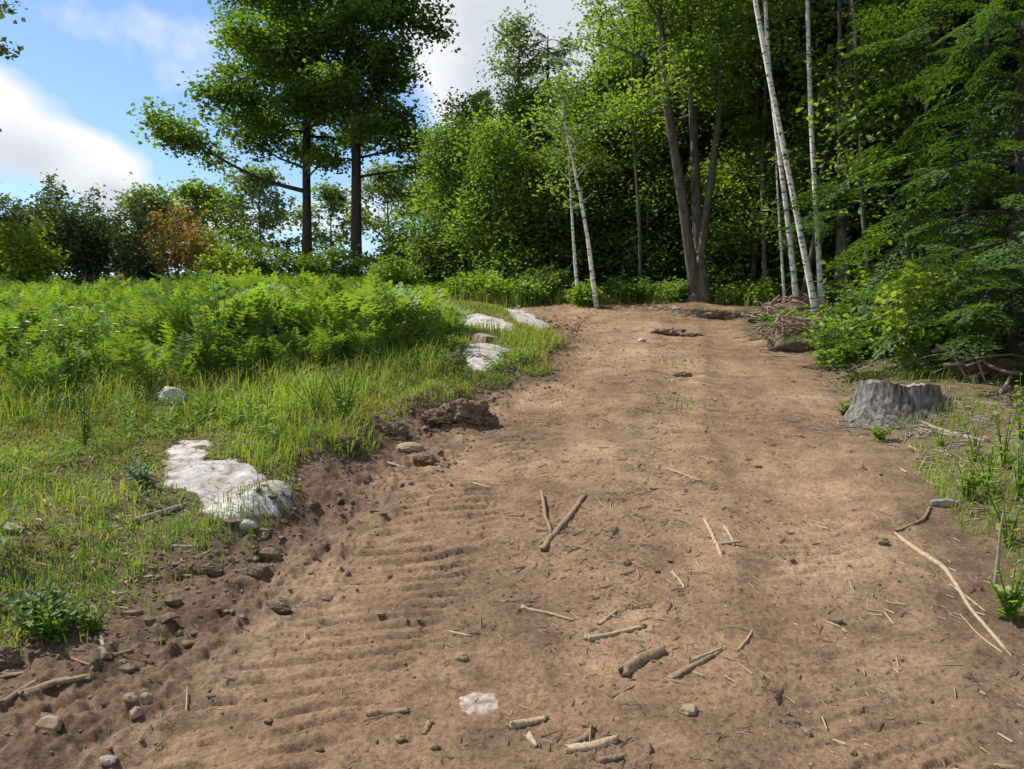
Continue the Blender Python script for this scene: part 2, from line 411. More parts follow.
def decid(tb, lf, rng, path, r0, r1, t0, nprim, spread, L=.13, m=16, prof=None, elev=(10, 55), sig=.2, zsig=.10, sides=8, gap=0.0, step=.3, dens=1.0, az=None):
    P = resample(path, 16); s = np.linspace(0, 1, 16)
    rad = r0*(1-s)**.8*(1-r1/r0)+r1; rad[0] *= 1.35; rad[1] *= 1.08
    tb.tube(P, rad, sides+4, .12, int(rng.integers(1000)))
    prof = prof or (lambda q: math.sin(PI*min(1, .18+.80*q))**.7)
    ph = rng.uniform(0, 6.28)
    for i in range(nprim):
        q = (i+rng.uniform(.1, .9))/nprim; t = t0+(1-t0)*q*.985
        if rng.random() < gap: continue
        p = interp_path(P, [t])[0]
        a = ph+i*2.39996+rng.normal(0, .35) if az is None else az[0]+rng.normal(0, az[1])
        e = math.radians(elev[0]+(elev[1]-elev[0])*q+rng.normal(0, 8))
        Lb = spread*prof(q)*rng.uniform(.72, 1.18)
        d = (math.cos(a)*math.cos(e), math.sin(a)*math.cos(e), math.sin(e))
        limb(tb, lf, rng, p, d, Lb, float(np.interp(t, s, rad))*.42, L, m, sig, zsig, step, dens)

def limb(tb, lf, rng, p, d, Lb, rb, L, m, sig, zsig, step=.3, dens=1.0, curve=.12, bare=.25):
    B = bez(p, d, Lb, 7, rng, curve, .09)
    rb = max(min(rb, .02+.012*Lb), .008)
    tb.tube(B, np.linspace(rb, .006, 8), 6, cap=False)
    ns = max(3, int(Lb*2.6))
    for k in range(ns):
        q = bare+(1-bare)*(k+rng.uniform(.1, .9))/ns
        b0 = interp_path(B, [q])[0]; tg = interp_path(B, [min(1, q+.05)])[0]-interp_path(B, [q-.05])[0]
        tg /= np.linalg.norm(tg)+1e-9
        sd = np.cross(tg, (0, 0, 1)); sd /= np.linalg.norm(sd)+1e-9
        ang = math.radians(rng.uniform(30, 65))*(1 if k % 2 else -1)
        dd = tg*math.cos(ang)+sd*math.sin(ang)+np.array([0, 0, rng.normal(.06, .30)])
        Ls = (.50*Lb*(1.05-q)+.28)*rng.uniform(.7, 1.25)
        S = bez(b0, dd, Ls, 4, rng, 0, .14)
        tb.tube(S, np.linspace(rb*.35+.003, .003, 5), 4, cap=False)
        nc = max(2, int(Ls/step*dens))
        ts = np.linspace(.3, 1.02, nc); 
        lf.cluster(interp_path(S, np.clip(ts, 0, 1)), rng, m, sig, zsig, L)
    lf.cluster(B[-2:], rng, m, sig, zsig, L)

def make_tree(name, label, cat, loc, build, bark, leaf, group=None, rz=0, wr=.75):
    root = thing(name, label, cat, loc, rz, group)
    tb, lf = MB(), Leafs()
    build(tb, lf)
    tb.obj('trunk', M[bark], root, smooth=True)
    cb = MB(); lf.to(cb, wr)
    if cb.n: cb.obj('crown', M[leaf], root)
    return root

def straight(h, rng, lean=(0, 0), wig=.02, n=10):
    t = np.linspace(0, 1, n); w = np.cumsum(rng.normal(0, wig*h/n**.5*.35, (n, 2)), axis=0); w -= w[0]
    return np.stack([lean[0]*t*h+w[:, 0], lean[1]*t*h+w[:, 1], t*h-.15*(t == 0)], -1)

# --- hemlock: flat drooping sprays
def spray_proto(rng, ntw=14, per=7):
    c, a, n, L = [], [], [], []
    for i in range(ntw):
        s = .08+.9*i/ntw
        for sd in (-1, 1):
            l = .42*(1-s)**.75+.07; an = math.radians(52+rng.normal(0, 8))*sd
            d = np.array([math.cos(an), math.sin(an), -.18])
            for k in range(per):
                q = (k+.3)/per
                p = np.array([s, 0, -.22*s*s])+d*l*q+np.array([0, 0, -.25*(l*q)**2])
                o = an+math.radians(rng.choice([-38, 38])+rng.normal(0, 12))
                c.append(p); a.append([math.cos(o), math.sin(o), -.15+rng.normal(0, .15)])
                n.append([rng.normal(0, .25), rng.normal(0, .25), 1]); L.append(rng.uniform(.055, .10))
    return [np.array(q) for q in (c, a, n, L)]

def hemlock_meshes(seed, h, spread, t0=.03, nb=165, name='hemlock'):
    rng = np.random.default_rng(seed); protos = [spray_proto(rng) for _ in range(4)]
    tb = MB(); P = resample(straight(h, rng, wig=.03), 14); s = np.linspace(0, 1, 14)
    r0 = .017*h; tb.tube(P, r0*(1-s)**.85+.012, 9, .1, seed)
    C, A, Nn, LL = [], [], [], []
    for i in range(nb):
        q = (i+rng.uniform(0, 1))/nb; t = t0+(.99-t0)*q**1.05
        p = interp_path(P, [t])[0]; a = i*2.39996+rng.normal(0, .4)
        Lb = (spread*(1-t)**.62+.25)*rng.uniform(.62, 1.15)
        if t < .22: Lb *= rng.uniform(.6, 1.05)
        e = math.radians(4+24*t+rng.normal(0, 7))
        B = bez(p, (math.cos(a)*math.cos(e), math.sin(a)*math.cos(e), math.sin(e)), Lb, 6, rng, -.8, .09)
        tb.tube(B, np.linspace(.010+.008*Lb, .004, 7), 5, cap=False)
        ns = max(3, int(Lb*3.4))
        for k in range(ns):
            w = .22+.76*(k+.6)/ns if k < ns-1 else .93
            b0 = interp_path(B, [w])[0]; tg = interp_path(B, [min(1, w+.04)])[0]-interp_path(B, [w-.06])[0]
            an = math.atan2(tg[1], tg[0])+(0 if k == ns-1 else (rng.uniform(25, 60)*(1 if k % 2 else -1))*PI/180)
            sc = rng.uniform(.55, .95)*(.55+.35*(1-t))*(1.1 if k == ns-1 else 1)
            c, ax, nn, L = protos[int(rng.integers(4))]
            tilt = rng.normal(-.16, .28); roll = rng.normal(0, .38)
            ca, sa = math.cos(an), math.sin(an)
            def rot(v):
                x, y, z = v[:, 0], v[:, 1], v[:, 2]
                y, z = y*math.cos(roll)-z*math.sin(roll), y*math.sin(roll)+z*math.cos(roll)
                x, z = x*math.cos(tilt)-z*math.sin(tilt), x*math.sin(tilt)+z*math.cos(tilt)
                return np.stack([ca*x-sa*y, sa*x+ca*y, z], -1)
            C.append(rot(c)*sc+b0); A.append(rot(ax)); Nn.append(rot(nn)); LL.append(L*sc**.5)
    cb = MB(); L = np.concatenate(LL); cb.leaves(np.vstack(C), np.vstack(A), np.vstack(Nn), L, L*.46, .04)
    return tb.mesh('trunk', M['bark'], True), cb.mesh('crown', M['hemlock'])

def mesh_tree(name, label, cat, loc, meshes, rz=0, sc=1.0, group=None):
    root = thing(name, label, cat, loc, rz, group); root.scale = (sc,)*3
    for n, me in zip(('trunk', 'crown'), meshes):
        o = bpy.data.objects.new(n, me); COL.objects.link(o); o.parent = root
    return root

# ------------------------------------------------------------------ the two maples on the left skyline
def maple(px, d, h, r, seed, label, low=None, lean=(0, 0), t0=.23, spread=3.7, az_bias=None):
    rng = np.random.default_rng(seed); b = base(px, d)
    def build(tb, lf):
        P = straight(h, rng, lean, .02)
        decid(tb, lf, rng, P, r, .03, t0, 62, spread, L=.14, m=29, elev=(-4, 62), sig=.24, zsig=.15, step=.28, gap=.08,
              prof=lambda q: (.62+.38*math.sin(PI*min(1, q*1.15+.1)))*(1 if q < .8 else 1-.6*(q-.8)/.2))
        if low:
            for (z, dr, L) in low:
                limb(tb, lf, rng, (P[0][0]+lean[0]*z, P[0][1]+lean[1]*z, z), dr, L, .09, .14, 26, .26, .11, .28, 1.0, .25, .48)
    return make_tree('maple_tree', label, 'tree', b, build, 'bark', 'maple_leaf', 'tall maples on the skyline')
maple(308, 27, 16, .155, 101, 'tall dark-trunked maple with one long low limb reaching left over the shrubs',
      low=[(5.2, (.2, -1, .2), 2.6), (6.8, (-.2, -1, .25), 2.6), (4.3, (.5, -1, .1), 2.2), (2.7, (-1, -.12, .22), 4.9), (3.4, (-1, .5, .45), 2.6), (3.0, (.5, -.9, .2), 2.0)], lean=(.0, 0), t0=.25, spread=3.3)
maple(357, 25.5, 15, .17, 103, 'tall maple with thick straight trunk, right one of the skyline pair',
      low=[(4.6, (-.3, -1, .15), 2.6), (5.9, (.3, -1, .2), 2.8), (7.4, (-.1, -1, .2), 2.8), (3.9, (.4, -1, .05), 2.0), (3.0, (1, -.3, .15), 2.6), (3.6, (.9, .4, .2), 2.4)], lean=(.0, 0), t0=.30, spread=2.7)

# ------------------------------------------------------------------ pale trees far behind the maples
def round_tree(px, d, h, spread, seed, label, leaf='pale_leaf', L=.2, m=10, bark='gray_bark', t0=.25, nprim=20, group=None, name='broadleaf_tree', lean=(0, 0), elev=(15, 65), gap=0, r=None, dens=1.0, sig=.26, prof=None):
    rng = np.random.default_rng(seed); b = base(px, d)
    return make_tree(name, label, 'tree', b,
        lambda tb, lf: decid(tb, lf, rng, straight(h, rng, lean, .03), r or .014*h, .015, t0, nprim, spread, L=L, m=m, elev=elev, sig=sig, zsig=.14, step=.36, gap=gap, dens=dens, prof=prof),
        bark, leaf, group)
G1 = 'small trees beyond the skyline'
round_tree(152, 36, 3.3, 1.5, 201, 'small pale tree rising just left of the rust-coloured shrub', group=G1)
round_tree(200, 38, 3.9, 1.7, 202, 'round-topped olive tree standing behind the rust-coloured shrub', 'light_leaf', group=G1)
round_tree(262, 40, 5.0, 2.2, 203, 'broad grey-green tree in the gap under the long maple limb', group=G1, gap=.1)
round_tree(232, 44, 4.4, 1.8, 206, 'pale distant tree between the olive tree and the broad grey-green one', group=G1, gap=.1)
round_tree(333, 42, 4.6, 1.6, 204, 'slender pale tree seen between the two maple trunks', group=G1, gap=.15)
round_tree(388, 38, 4.8, 2.0, 205, 'pale airy tree just right of the thicker maple trunk', group=G1, gap=.1)
round_tree(425, 41, 4.6, 1.8, 207, 'pale tree half hidden at the left end of the wood', group=G1)
round_tree(100, 42, 2.6, 2.0, 208, 'low pale tree peeping over the dark shrubs on the left', group=G1)

# tree outside the frame whose branch tip enters at the upper left
rng0 = np.random.default_rng(301)
def _edge(tb, lf):
    P = straight(11, rng0, (0, 0), .02)
    decid(tb, lf, rng0, P, .2, .02, .35, 14, 1.9, L=.16, m=9, elev=(5, 50), sig=.2, zsig=.1, step=.4)
    for z, dr, L in ((6.35, (1, -.1, .14), 2.25), (6.0, (1, -.1, .04), 2.05)):
        limb(tb, lf, rng0, (0, 0, z), dr, L, .04, .14, 5, .12, .06, .3, 1, -.3, .5)
make_tree('maple_tree', 'tree at the far left whose dark branch tip pokes into the sky', 'tree', base(-78, 19), _edge, 'bark', 'dark_leaf')

# ------------------------------------------------------------------ shrubs along the skyline
def shrub(px, d, h, w, seed, label, leaf, L=.1, m=9, nst=14, name='shrub', group=None, cat='shrub', bark='twig', up=1.0, zs=.08, sig=.13, loc=None, bare=.2, step=.2, stem=.014):
    rng = np.random.default_rng(seed); b = base(px, d) if loc is None else np.asarray(loc)
    root = thing(name, label, cat, b, 0, group); tb, lf = MB(), Leafs()
    for i in range(nst):
        a = i*2.39996+rng.normal(0, .4); q = math.sqrt((i+.5)/nst)
        top = np.array([math.cos(a)*w*q, math.sin(a)*w*q, h*(1-.45*q*q)*rng.uniform(.72, 1.05)])
        st = np.array([math.cos(a)*w*q*.18, math.sin(a)*w*q*.18, -.04])
        mid = (st+top)*.5+np.array([0, 0, h*.08])+rng.normal(0, .05*h, 3)
        P = resample([st, mid, top], 7)
        tb.tube(P, np.linspace(stem*(.4+.5*h**.5), .003, 7), 5, cap=False)
        nb = max(3, int(h*4))
        for k in range(nb):
            t = bare+(1-bare)*(k+rng.uniform(0, 1))/nb; p = interp_path(P, [t])[0]
            d_ = np.array([rng.normal(0, 1), rng.normal(0, 1), .5*up]); Lb = rng.uniform(.15, .34)*h**.6*(1.15-t*.6)
            S = bez(p, d_, Lb, 3, rng, .2*up, .12); tb.tube(S, [.005, .004, .003, .002], 4, cap=False)
            lf.cluster(interp_path(S, np.linspace(.25, 1, max(2, int(Lb/step)))), rng, m, sig*.7, zs, L)
        lf.cluster(P[-1:], rng, m, sig*.6, zs, L)
    tb.obj('stems', M[bark], root, smooth=True); cb = MB(); lf.to(cb, .62); cb.obj('foliage', M[leaf], root)
    return root
G2 = 'shrubs along the skyline'
shrub(2, 20.0, 2.5, 1.0, 401, 'dark purplish shrub at the very left edge of the skyline', 'dark_leaf', group=G2, nst=18)
shrub(48, 21.5, 2.65, 1.1, 402, 'tall dark shrub behind the bright yellow-green bush', 'dark_leaf', group=G2, nst=20)
shrub(92, 21.0, 2.35, 1.0, 403, 'dark brownish shrub between the tall dark one and the spindly one', 'dark_leaf', group=G2, nst=20)
shrub(134, 20.5, 2.35, .55, 404, 'spindly dark shrub with thin upright twigs against the white cloud', 'dark_leaf', m=5, nst=10, group=G2, up=2)
shrub(22, 17.5, 1.75, .7, 405, 'bright yellow-green bush in front of the dark shrubs at left', 'lime_leaf', group=G2, L=.11)
shrub(178, 20.5, 2.3, .8, 406, 'rust and orange-brown half-dead shrub on the skyline', 'rust_leaf', group=G2, nst=13, m=4, up=2.2)
shrub(228, 19.8, 1.15, .6, 407, 'small bright green bush right of the rust-coloured shrub', 'lime_leaf', group=G2)
shrub(262, 23.5, 1.0, .9, 408, 'leafy shrub left of the base of the first maple', 'mid_leaf', group=G2)
shrub(296, 24.0, .8, .8, 409, 'dusky shrub at the foot of the maple with the long limb', 'light_leaf', group=G2)
shrub(332, 23.0, .9, .8, 410, 'dark green shrub between the two maple trunks', 'mid_leaf', group=G2)
shrub(378, 23.0, .9, .9, 411, 'pale shrub right of the thicker maple trunk', 'light_leaf', group=G2)
shrub(412, 22.0, 1.5, .9, 412, 'rounded green shrub at the left foot of the wood', 'mid_leaf', group=G2)
shrub(440, 20.5, 1.6, .8, 413, 'dark low shrub beneath the first light-green tree', 'dark_leaf', group=G2, L=.12)
shrub(395, 19.2, .8, .6, 414, 'low yellowish bush on the skyline beside the rock slab', 'bright_leaf', group=G2)
shrub(150, 21.8, 1.5, .8, 415, 'dull green bush filling the gap left of the rust-coloured shrub', 'mid_leaf', group=G2)
shrub(205, 22.4, 1.5, .7, 416, 'olive bush filling the gap right of the rust-coloured shrub', 'light_leaf', group=G2)

# ------------------------------------------------------------------ wood: left-centre trees
G3 = 'broadleaf trees at the edge of the wood'
round_tree(448, 20.5, 3.5, 1.15, 501, 'light-green young tree at the left end of the wood', 'light_leaf', L=.085, m=24, t0=.05, nprim=34, elev=(20, 72), gap=.15, prof=lambda q: 1.0-.62*q, group=G3)
round_tree(496, 19.2, 3.3, 1.2, 502, 'bushy light-green tree standing left of the leaning white birch', 'light_leaf', L=.085, m=24, t0=.05, nprim=34, elev=(20, 72), gap=.15, prof=lambda q: 1.0-.62*q, group=G3)
round_tree(535, 19.4, 2.7, 1.2, 503, 'lower mid-green tree tucked behind the pair of thin birches', 'mid_leaf', L=.085, m=24, t0=.05, nprim=30, elev=(20, 72), gap=.12, prof=lambda q: 1.0-.6*q, group=G3)
round_tree(622, 24, 5.0, 1.8, 504, 'mid-green tree between the leaning birch and the three-stemmed tree', 'light_leaf', L=.10, m=28, t0=.08, nprim=32, group=G3)
round_tree(516, 27, 7.6, 1.2, 505, 'slim aspen with sparse airy top rising above the wood', 'pale_leaf', L=.10, m=15, t0=.45, nprim=20, group=G3, gap=.15, elev=(20, 65))
round_tree(655, 27, 14, 2.4, 506, 'tall tree behind the three-stemmed tree, top beyond the frame', 'light_leaf', L=.13, m=22, t0=.25, nprim=30, group=G3)
round_tree(735, 26, 14, 2.4, 507, 'tall light-leaved tree right of the three-stemmed tree', 'light_leaf', L=.13, m=20, t0=.2, nprim=30, group=G3)
round_tree(590, 30, 5.4, 2.0, 508, 'broad green tree deep behind the leaning birch', 'mid_leaf', L=.14, m=22, t0=.1, nprim=28, group=G3)
round_tree(800, 24, 15, 2.4, 509, 'tall tree behind the white birches at right', 'mid_leaf', L=.13, m=22, t0=.15, nprim=32, group=G3)
round_tree(860, 22, 16, 2.6, 510, 'tall broadleaf tree between the birches and the hemlock wall', 'mid_leaf', L=.13, m=22, t0=.2, nprim=32, group=G3)

round_tree(842, 15.4, 11, 1.7, 511, 'leafy young tree in the gap just right of the upright birch', 'mid_leaf', L=.10, m=15, t0=.12, nprim=30, group=G3)
round_tree(935, 13.0, 10, 1.7, 512, 'broad-leaved tree mixed into the hemlocks above the stump', 'light_leaf', L=.09, m=13, t0=.2, nprim=26, group=G3, gap=.2)
round_tree(1035, 10.6, 9, 1.5, 513, 'broad-leaved tree at the right edge among the hemlocks', 'mid_leaf', L=.08, m=13, t0=.2, nprim=24, group=G3, gap=.2)
round_tree(470, 22.0, 4.3, 1.1, 514, 'light-green tree rising between the first two trees at the left end of the wood', 'light_leaf', L=.09, m=22, t0=.08, nprim=30, elev=(20, 72), gap=.15, prof=lambda q: 1-.6*q, group=G3)
round_tree(528, 22.0, 4.6, 1.2, 515, 'yellow-green tree directly left of the top of the leaning birch', 'light_leaf', L=.09, m=22, t0=.08, nprim=30, elev=(20, 72), gap=.15, prof=lambda q: 1-.6*q, group=G3)
round_tree(605, 21.0, 5.2, 1.5, 516, 'sunlit green tree filling the space right of the leaning birch', 'light_leaf', L=.09, m=20, t0=.15, nprim=30, elev=(15, 65), gap=.15, group=G3)
round_tree(748, 19.0, 6.0, 1.4, 517, 'sunlit broad-leaved tree between the three-stemmed tree and the birches', 'light_leaf', L=.09, m=18, t0=.15, nprim=30, elev=(10, 65), gap=.15, group=G3)
round_tree(765, 18.2, 3.6, 1.3, 521, 'leafy young tree under the tall trees left of the birch clump', 'light_leaf', L=.08, m=16, t0=.03, nprim=24, group=G3)
round_tree(650, 19.8, 3.4, 1.3, 522, 'leafy young tree under the wood left of the three-stemmed tree', 'light_leaf', L=.08, m=16, t0=.03, nprim=24, group=G3)
round_tree(728, 18.8, 2.6, 1.0, 523, 'low leafy tree close behind the right side of the three-stemmed tree', 'light_leaf', L=.08, m=16, t0=.03, nprim=20, group=G3)
round_tree(845, 16.0, 4.0, 1.2, 524, 'sunlit leafy tree filling the gap behind the upright birch', 'light_leaf', L=.08, m=16, t0=.05, nprim=26, group=G3)
round_tree(905, 13.0, 5.0, 1.3, 525, 'sunlit leafy tree in the gap above the bright maple sapling', 'light_leaf', L=.08, m=14, t0=.1, nprim=26, group=G3)
round_tree(572, 20.0, 3.0, 1.1, 526, 'low leafy tree in the shade just behind the leaning birch', 'mid_leaf', L=.08, m=16, t0=.03, nprim=22, group=G3)
# pines
def pine(px, d, h, spread, seed, label, t0, tiers):
    rng = np.random.default_rng(seed); b = base(px, d)
    def build(tb, lf):
        P = resample(straight(h, rng, wig=.02), 14); s = np.linspace(0, 1, 14)
        tb.tube(P, .016*h*(1-s)**.9+.015, 10, .1, seed)
        for i in range(tiers):
            q = i/(tiers-1); t = t0+(.985-t0)*q; p = interp_path(P, [t])[0]
            for k in range(5):
                a = k*1.2566+rng.normal(0, .3)+i; Lb = (spread*(1-q)**.6+.25)*rng.uniform(.6, 1.15)
                e = math.radians(8+32*q+rng.normal(0, 6))
                B = bez(p, (math.cos(a)*math.cos(e), math.sin(a)*math.cos(e), math.sin(e)), Lb, 6, rng, .25, .07)
                tb.tube(B, np.linspace(.012+.008*Lb, .005, 7), 5, cap=False)
                nt = max(3, int(Lb*6)); w = rng.uniform(.35, 1, nt)
                c = interp_path(B, w)+rng.normal(0, .12, (nt, 3))*np.array([1, 1, .4])*Lb**.5
                m = 32; kk = nt*m
                cc = np.repeat(c, m, 0)+rng.normal(0, .05, (kk, 3))
                ax = rng.normal(0, 1, (kk, 3)); ax[:, 2] = np.abs(ax[:, 2])*.7
                lf.c.append(cc); lf.a.append(ax); lf.n.append(rng.normal(0, .6, (kk, 3))+np.array([0, 0, 1])); lf.L.append(rng.uniform(.10, .2, kk))
    return make_tree('pine_tree', label, 'tree', b, build, 'bark', 'pine', 'pines above the wood', wr=.30)
pine(480, 31, 6.4, 1.7, 601, 'flat-tiered dark pine standing behind the light-green trees', .3, 12)

# ------------------------------------------------------------------ birches
def stem_pts(pts, d, b, dd=0.0):
    P = np.array([at(x, y, d+dd*i) for i, (x, y) in enumerate(pts)])-b; P[0] = (P[0][0], P[0][1], -.1); return P
def birch(pts, d, r0, seed, label, ext=0, leaf='light_leaf', nprim=14, spread=1.3, t0=.5, r1=.012, m=10, group='white birches at the edge of the wood', L=.11):
    rng = np.random.default_rng(seed); b = gp(*pts[0]) if d is None else base(pts[0][0], d)
    if d is None: d = b[1]
    P = stem_pts(pts, d, b)
    if ext: P = np.vstack([P, P[-1]+(P[-1]-P[-2])/np.linalg.norm(P[-1]-P[-2])*ext+np.array([0, 0, .2*ext])])
    return make_tree('birch_tree', label, 'tree', b,
        lambda tb, lf: decid(tb, lf, rng, P, r0, r1, t0, nprim, spread, L=L, m=m, elev=(15, 60), sig=.16, zsig=.09, step=.3, sides=6), 'birch_bark', leaf, group)
birch([(597, 308), (588, 240), (580, 195), (570, 150)], 16.6, .050, 701, 'leaning white birch with forked foot at the top of the track', .9, t0=.62, spread=.9, nprim=10, m=11, L=.08)
birch([(579, 304), (575, 262), (572, 215), (569, 165)], 17.2, .042, 702, 'thin grey-white birch just left of the leaning one', .2, t0=.6, spread=.7, nprim=6, m=8, L=.075)
birch([(820, 330), (806, 262), (788, 170), (770, 80), (757, 10)], 12.6, .052, 703, 'thickest white birch leaning left at the brush heap', 3.5, t0=.62, spread=1.7, nprim=18, m=12)
birch([(799, 308), (790, 240), (780, 160), (768, 60), (764, -30)], 14.4, .046, 704, 'slimmer birch close behind the thick leaning one', 3.5, t0=.6, spread=1.5, nprim=14)
birch([(823, 312), (817, 220), (811, 120), (808, 20), (806, -60)], 14.2, .048, 705, 'straight upright white birch right of the leaning pair', 3.5, t0=.6, spread=1.5, nprim=14)
birch([(786, 300), (780, 230), (777, 180)], 15.0, .03, 706, 'dead thin birch pole at the left of the clump', .4, nprim=2, spread=.3, m=3)
birch([(650, 295), (652, 230), (648, 180), (645, 120)], 22, .06, 707, 'distant thin birch in the shade left of the three-stemmed tree', 2, t0=.6, spread=1.0, nprim=10)
birch([(659, 292), (657, 240), (655, 190)], 23.5, .05, 708, 'faint second birch beside the distant thin one', 2, t0=.6, spread=.9, nprim=10)
# leaning bare pole above the birches
def dead_pole(pts, d, r, label, bark='gray_bark', group=None, n=14, twigs=0, seed=1):
    b = base(pts[0][0], d); rng = np.random.default_rng(seed)
    P = resample(np.array([at(x, y, d) for x, y in pts])-b, n); mb = MB()
    mb.tube(P, np.linspace(r, r*.35, n), 8, .15, seed)
    for k in range(twigs):
        p = interp_path(P, [rng.uniform(.3, 1)])[0]
        B = bez(p, rng.normal(0, 1, 3)*np.array([1, .6, .6]), rng.uniform(.3, .9), 4, rng, -.2, .1)
        mb.tube(B, np.linspace(r*.4, .003, 5), 5, cap=False)
    o = mb.obj('dead_tree', M[bark], None, b, True); return tag(o, label, 'dead tree', group)
dead_pole([(802, 300), (815, 240), (818, 190), (832, 125), (858, 65), (884, 20)], 15.4, .05, 'bare pale pole leaning right across the birches', twigs=5)
dead_pole([(562, 303), (568, 270), (580, 250)], 17.6, .025, 'short broken grey pole propped against the thin birch', twigs=2, seed=5)

# three-stemmed tree at the head of the track
rngt = np.random.default_rng(711); bt = base(698, 17.6)
def tri(tb, lf):
    S = [([(697, 306), (690, 262), (678, 190), (664, 110), (655, 20), (648, -70)], .115),
         ([(701, 306), (699, 240), (697, 150), (695, 60), (692, -60)], .12),
         ([(700, 270), (706, 215), (715, 160), (723, 90), (722, 30), (735, -40)], .085)]
    for i, (pts, r) in enumerate(S):
        P = stem_pts(pts, 17.6, bt) if i < 2 else np.array([at(x, y, 17.6) for x, y in pts])-bt
        P[:, 1] += np.linspace(0, (-.6, .5, .2)[i], len(P))
        P = np.vstack([P, P[-1]+np.array([(-.4, 0, .6)[i], 0, 2.6])])
        decid(tb, lf, rngt, P, r, .03, .36, 20, 2.1, L=.09, m=28, elev=(5, 55), sig=.24, zsig=.12, step=.32, gap=.1)
    tb.tube([(0, 0, -.15), (0, 0, .1), (0, 0, .5), (.03, 0, 1.1)], [.32, .22, .18, .03], 14, .15, 4)
make_tree('broadleaf_tree', 'grey-barked tree dividing into three stems at the head of the track', 'tree', bt, tri, 'gray_bark', 'light_leaf')
rngt = np.random.default_rng(712)

# ------------------------------------------------------------------ hemlocks: three shapes, copied
HM = [hemlock_meshes(801, 13, 3.0), hemlock_meshes(802, 15, 3.3), hemlock_meshes(803, 11, 2.7)]
HP = hemlock_meshes(805, 6.3, 1.75, nb=90); HP[1].materials[0] = M['mid_leaf']
mesh_tree('hemlock_tree', 'upright feathery conifer rising right behind the leaning birch', 'tree', base(547, 21.5), HP, .4, 1.0, 'hemlocks of the shaded wood')
HS = hemlock_meshes(804, 4.2, 1.5, nb=70)
G4 = 'hemlocks of the shaded wood'
front = [
 (948, 14.4, 1, .95, .3, 'tall hemlock rising behind the bright maple sapling'),
 (1030, 12.2, 0, 1.0, 1.4, 'big hemlock with sweeping boughs behind the grey stump'),
 (1085, 9.6, 1, .95, 2.2, 'nearest hemlock reaching in from the right edge over the stump'),
 (880, 17.4, 2, 1.05, 3.1, 'hemlock just right of the upright birch'),
 (770, 20.5, 1, .8, .9, 'dark hemlock filling the gap behind the birch clump'),
 (735, 19.5, 2, .5, 4.0, 'young hemlock right of the foot of the three-stemmed tree'),
 (640, 20.5, 2, .62, 5.0, 'dark hemlock in the shade left of the three-stemmed tree'),
 (590, 21.5, 2, .44, 2.6, 'dark hemlock close behind the leaning birch'),
 (1010, 8.2, 3, .9, .7, 'small hemlock sapling at the right edge above the fallen branches'),
 (872, 15.4, 3, .6, 1.9, 'young hemlock at the foot of the upright birch'),
 (540, 22.5, 2, .38, 1.0, 'short dark hemlock behind the bushy light-green tree'),
]
for px, d, k, sc, rz, lab in front:
    ms = HS if k == 3 else HM[k]
    mesh_tree('hemlock_tree', lab, 'tree', base(px, d), ms, rz, sc, G4)
rb = random.Random(5)
deep = [(470, 27), (520, 33), (545, 26), (575, 33), (640, 24), (705, 22), (780, 24), (790, 32), (690, 25), (720, 29), (760, 27), (810, 20), (820, 30), (880, 19), (935, 17), (960, 22), (1030, 15), (1110, 13), (1060, 19), (900, 26), (980, 28), (1150, 17), (1200, 11), (660, 31), (600, 27), (620, 33), (560, 29), (500, 31), (1100, 24), (860, 34), (750, 36), (680, 38), (940, 36)]
for px, d in deep:
    k = rb.randrange(3)
    mesh_tree('hemlock_tree', 'dark hemlock deep in the shaded wood behind the front trees', 'tree', base(px, d), HM[k], rb.uniform(0, 6.28), rb.uniform(.85, 1.1) if px > 690 else (rb.uniform(.6, .7) if px > 635 else rb.uniform(.36, .42)), 'hemlocks deep in the wood')
# thin dark trunks seen in the gaps
for i, (px, d, r) in enumerate([(668, 21, .05), (640, 18.6, .035), (752, 18.5, .06), (765, 17.4, .05), (850, 14.6, .05), (872, 13.2, .04), (955, 10.8, .05), (920, 12.0, .035)]):
    labs = ['thin bare trunk in the dark left of the three-stemmed tree', 'slim dark pole at the wood edge right of the leaning birch',
            'dark bare trunk behind the brush heap', 'second dark trunk behind the brush heap, nearer the birches', 'slim grey trunk right of the upright birch',
            'thin leaning trunk behind the bright sapling', 'bare grey trunk in the shade right of the stump', 'thin pole directly behind the bright sapling']
    rng = np.random.default_rng(900+i); b = base(px, d); P = straight(8 if d > 13 else 6, rng, (rng.normal(0, .06), rng.normal(0, .04)), .04)
    mb = MB(); mb.tube(resample(P, 12), np.linspace(r*1.2, r*.4, 12), 8, .1, i)
    for k in range(7):
        p = interp_path(P, [rng.uniform(.12, .8)])[0]; a = rng.uniform(0, 6.28)
        mb.tube(bez(p, (math.cos(a), math.sin(a), -.1), rng.uniform(.3, 1.0), 4, rng, -.3, .1), np.linspace(.012, .003, 5), 5, cap=False)
    tag(mb.obj('dead_tree', M['gray_bark'], None, b, True), labs[i], 'dead tree', 'bare trunks in the wood')

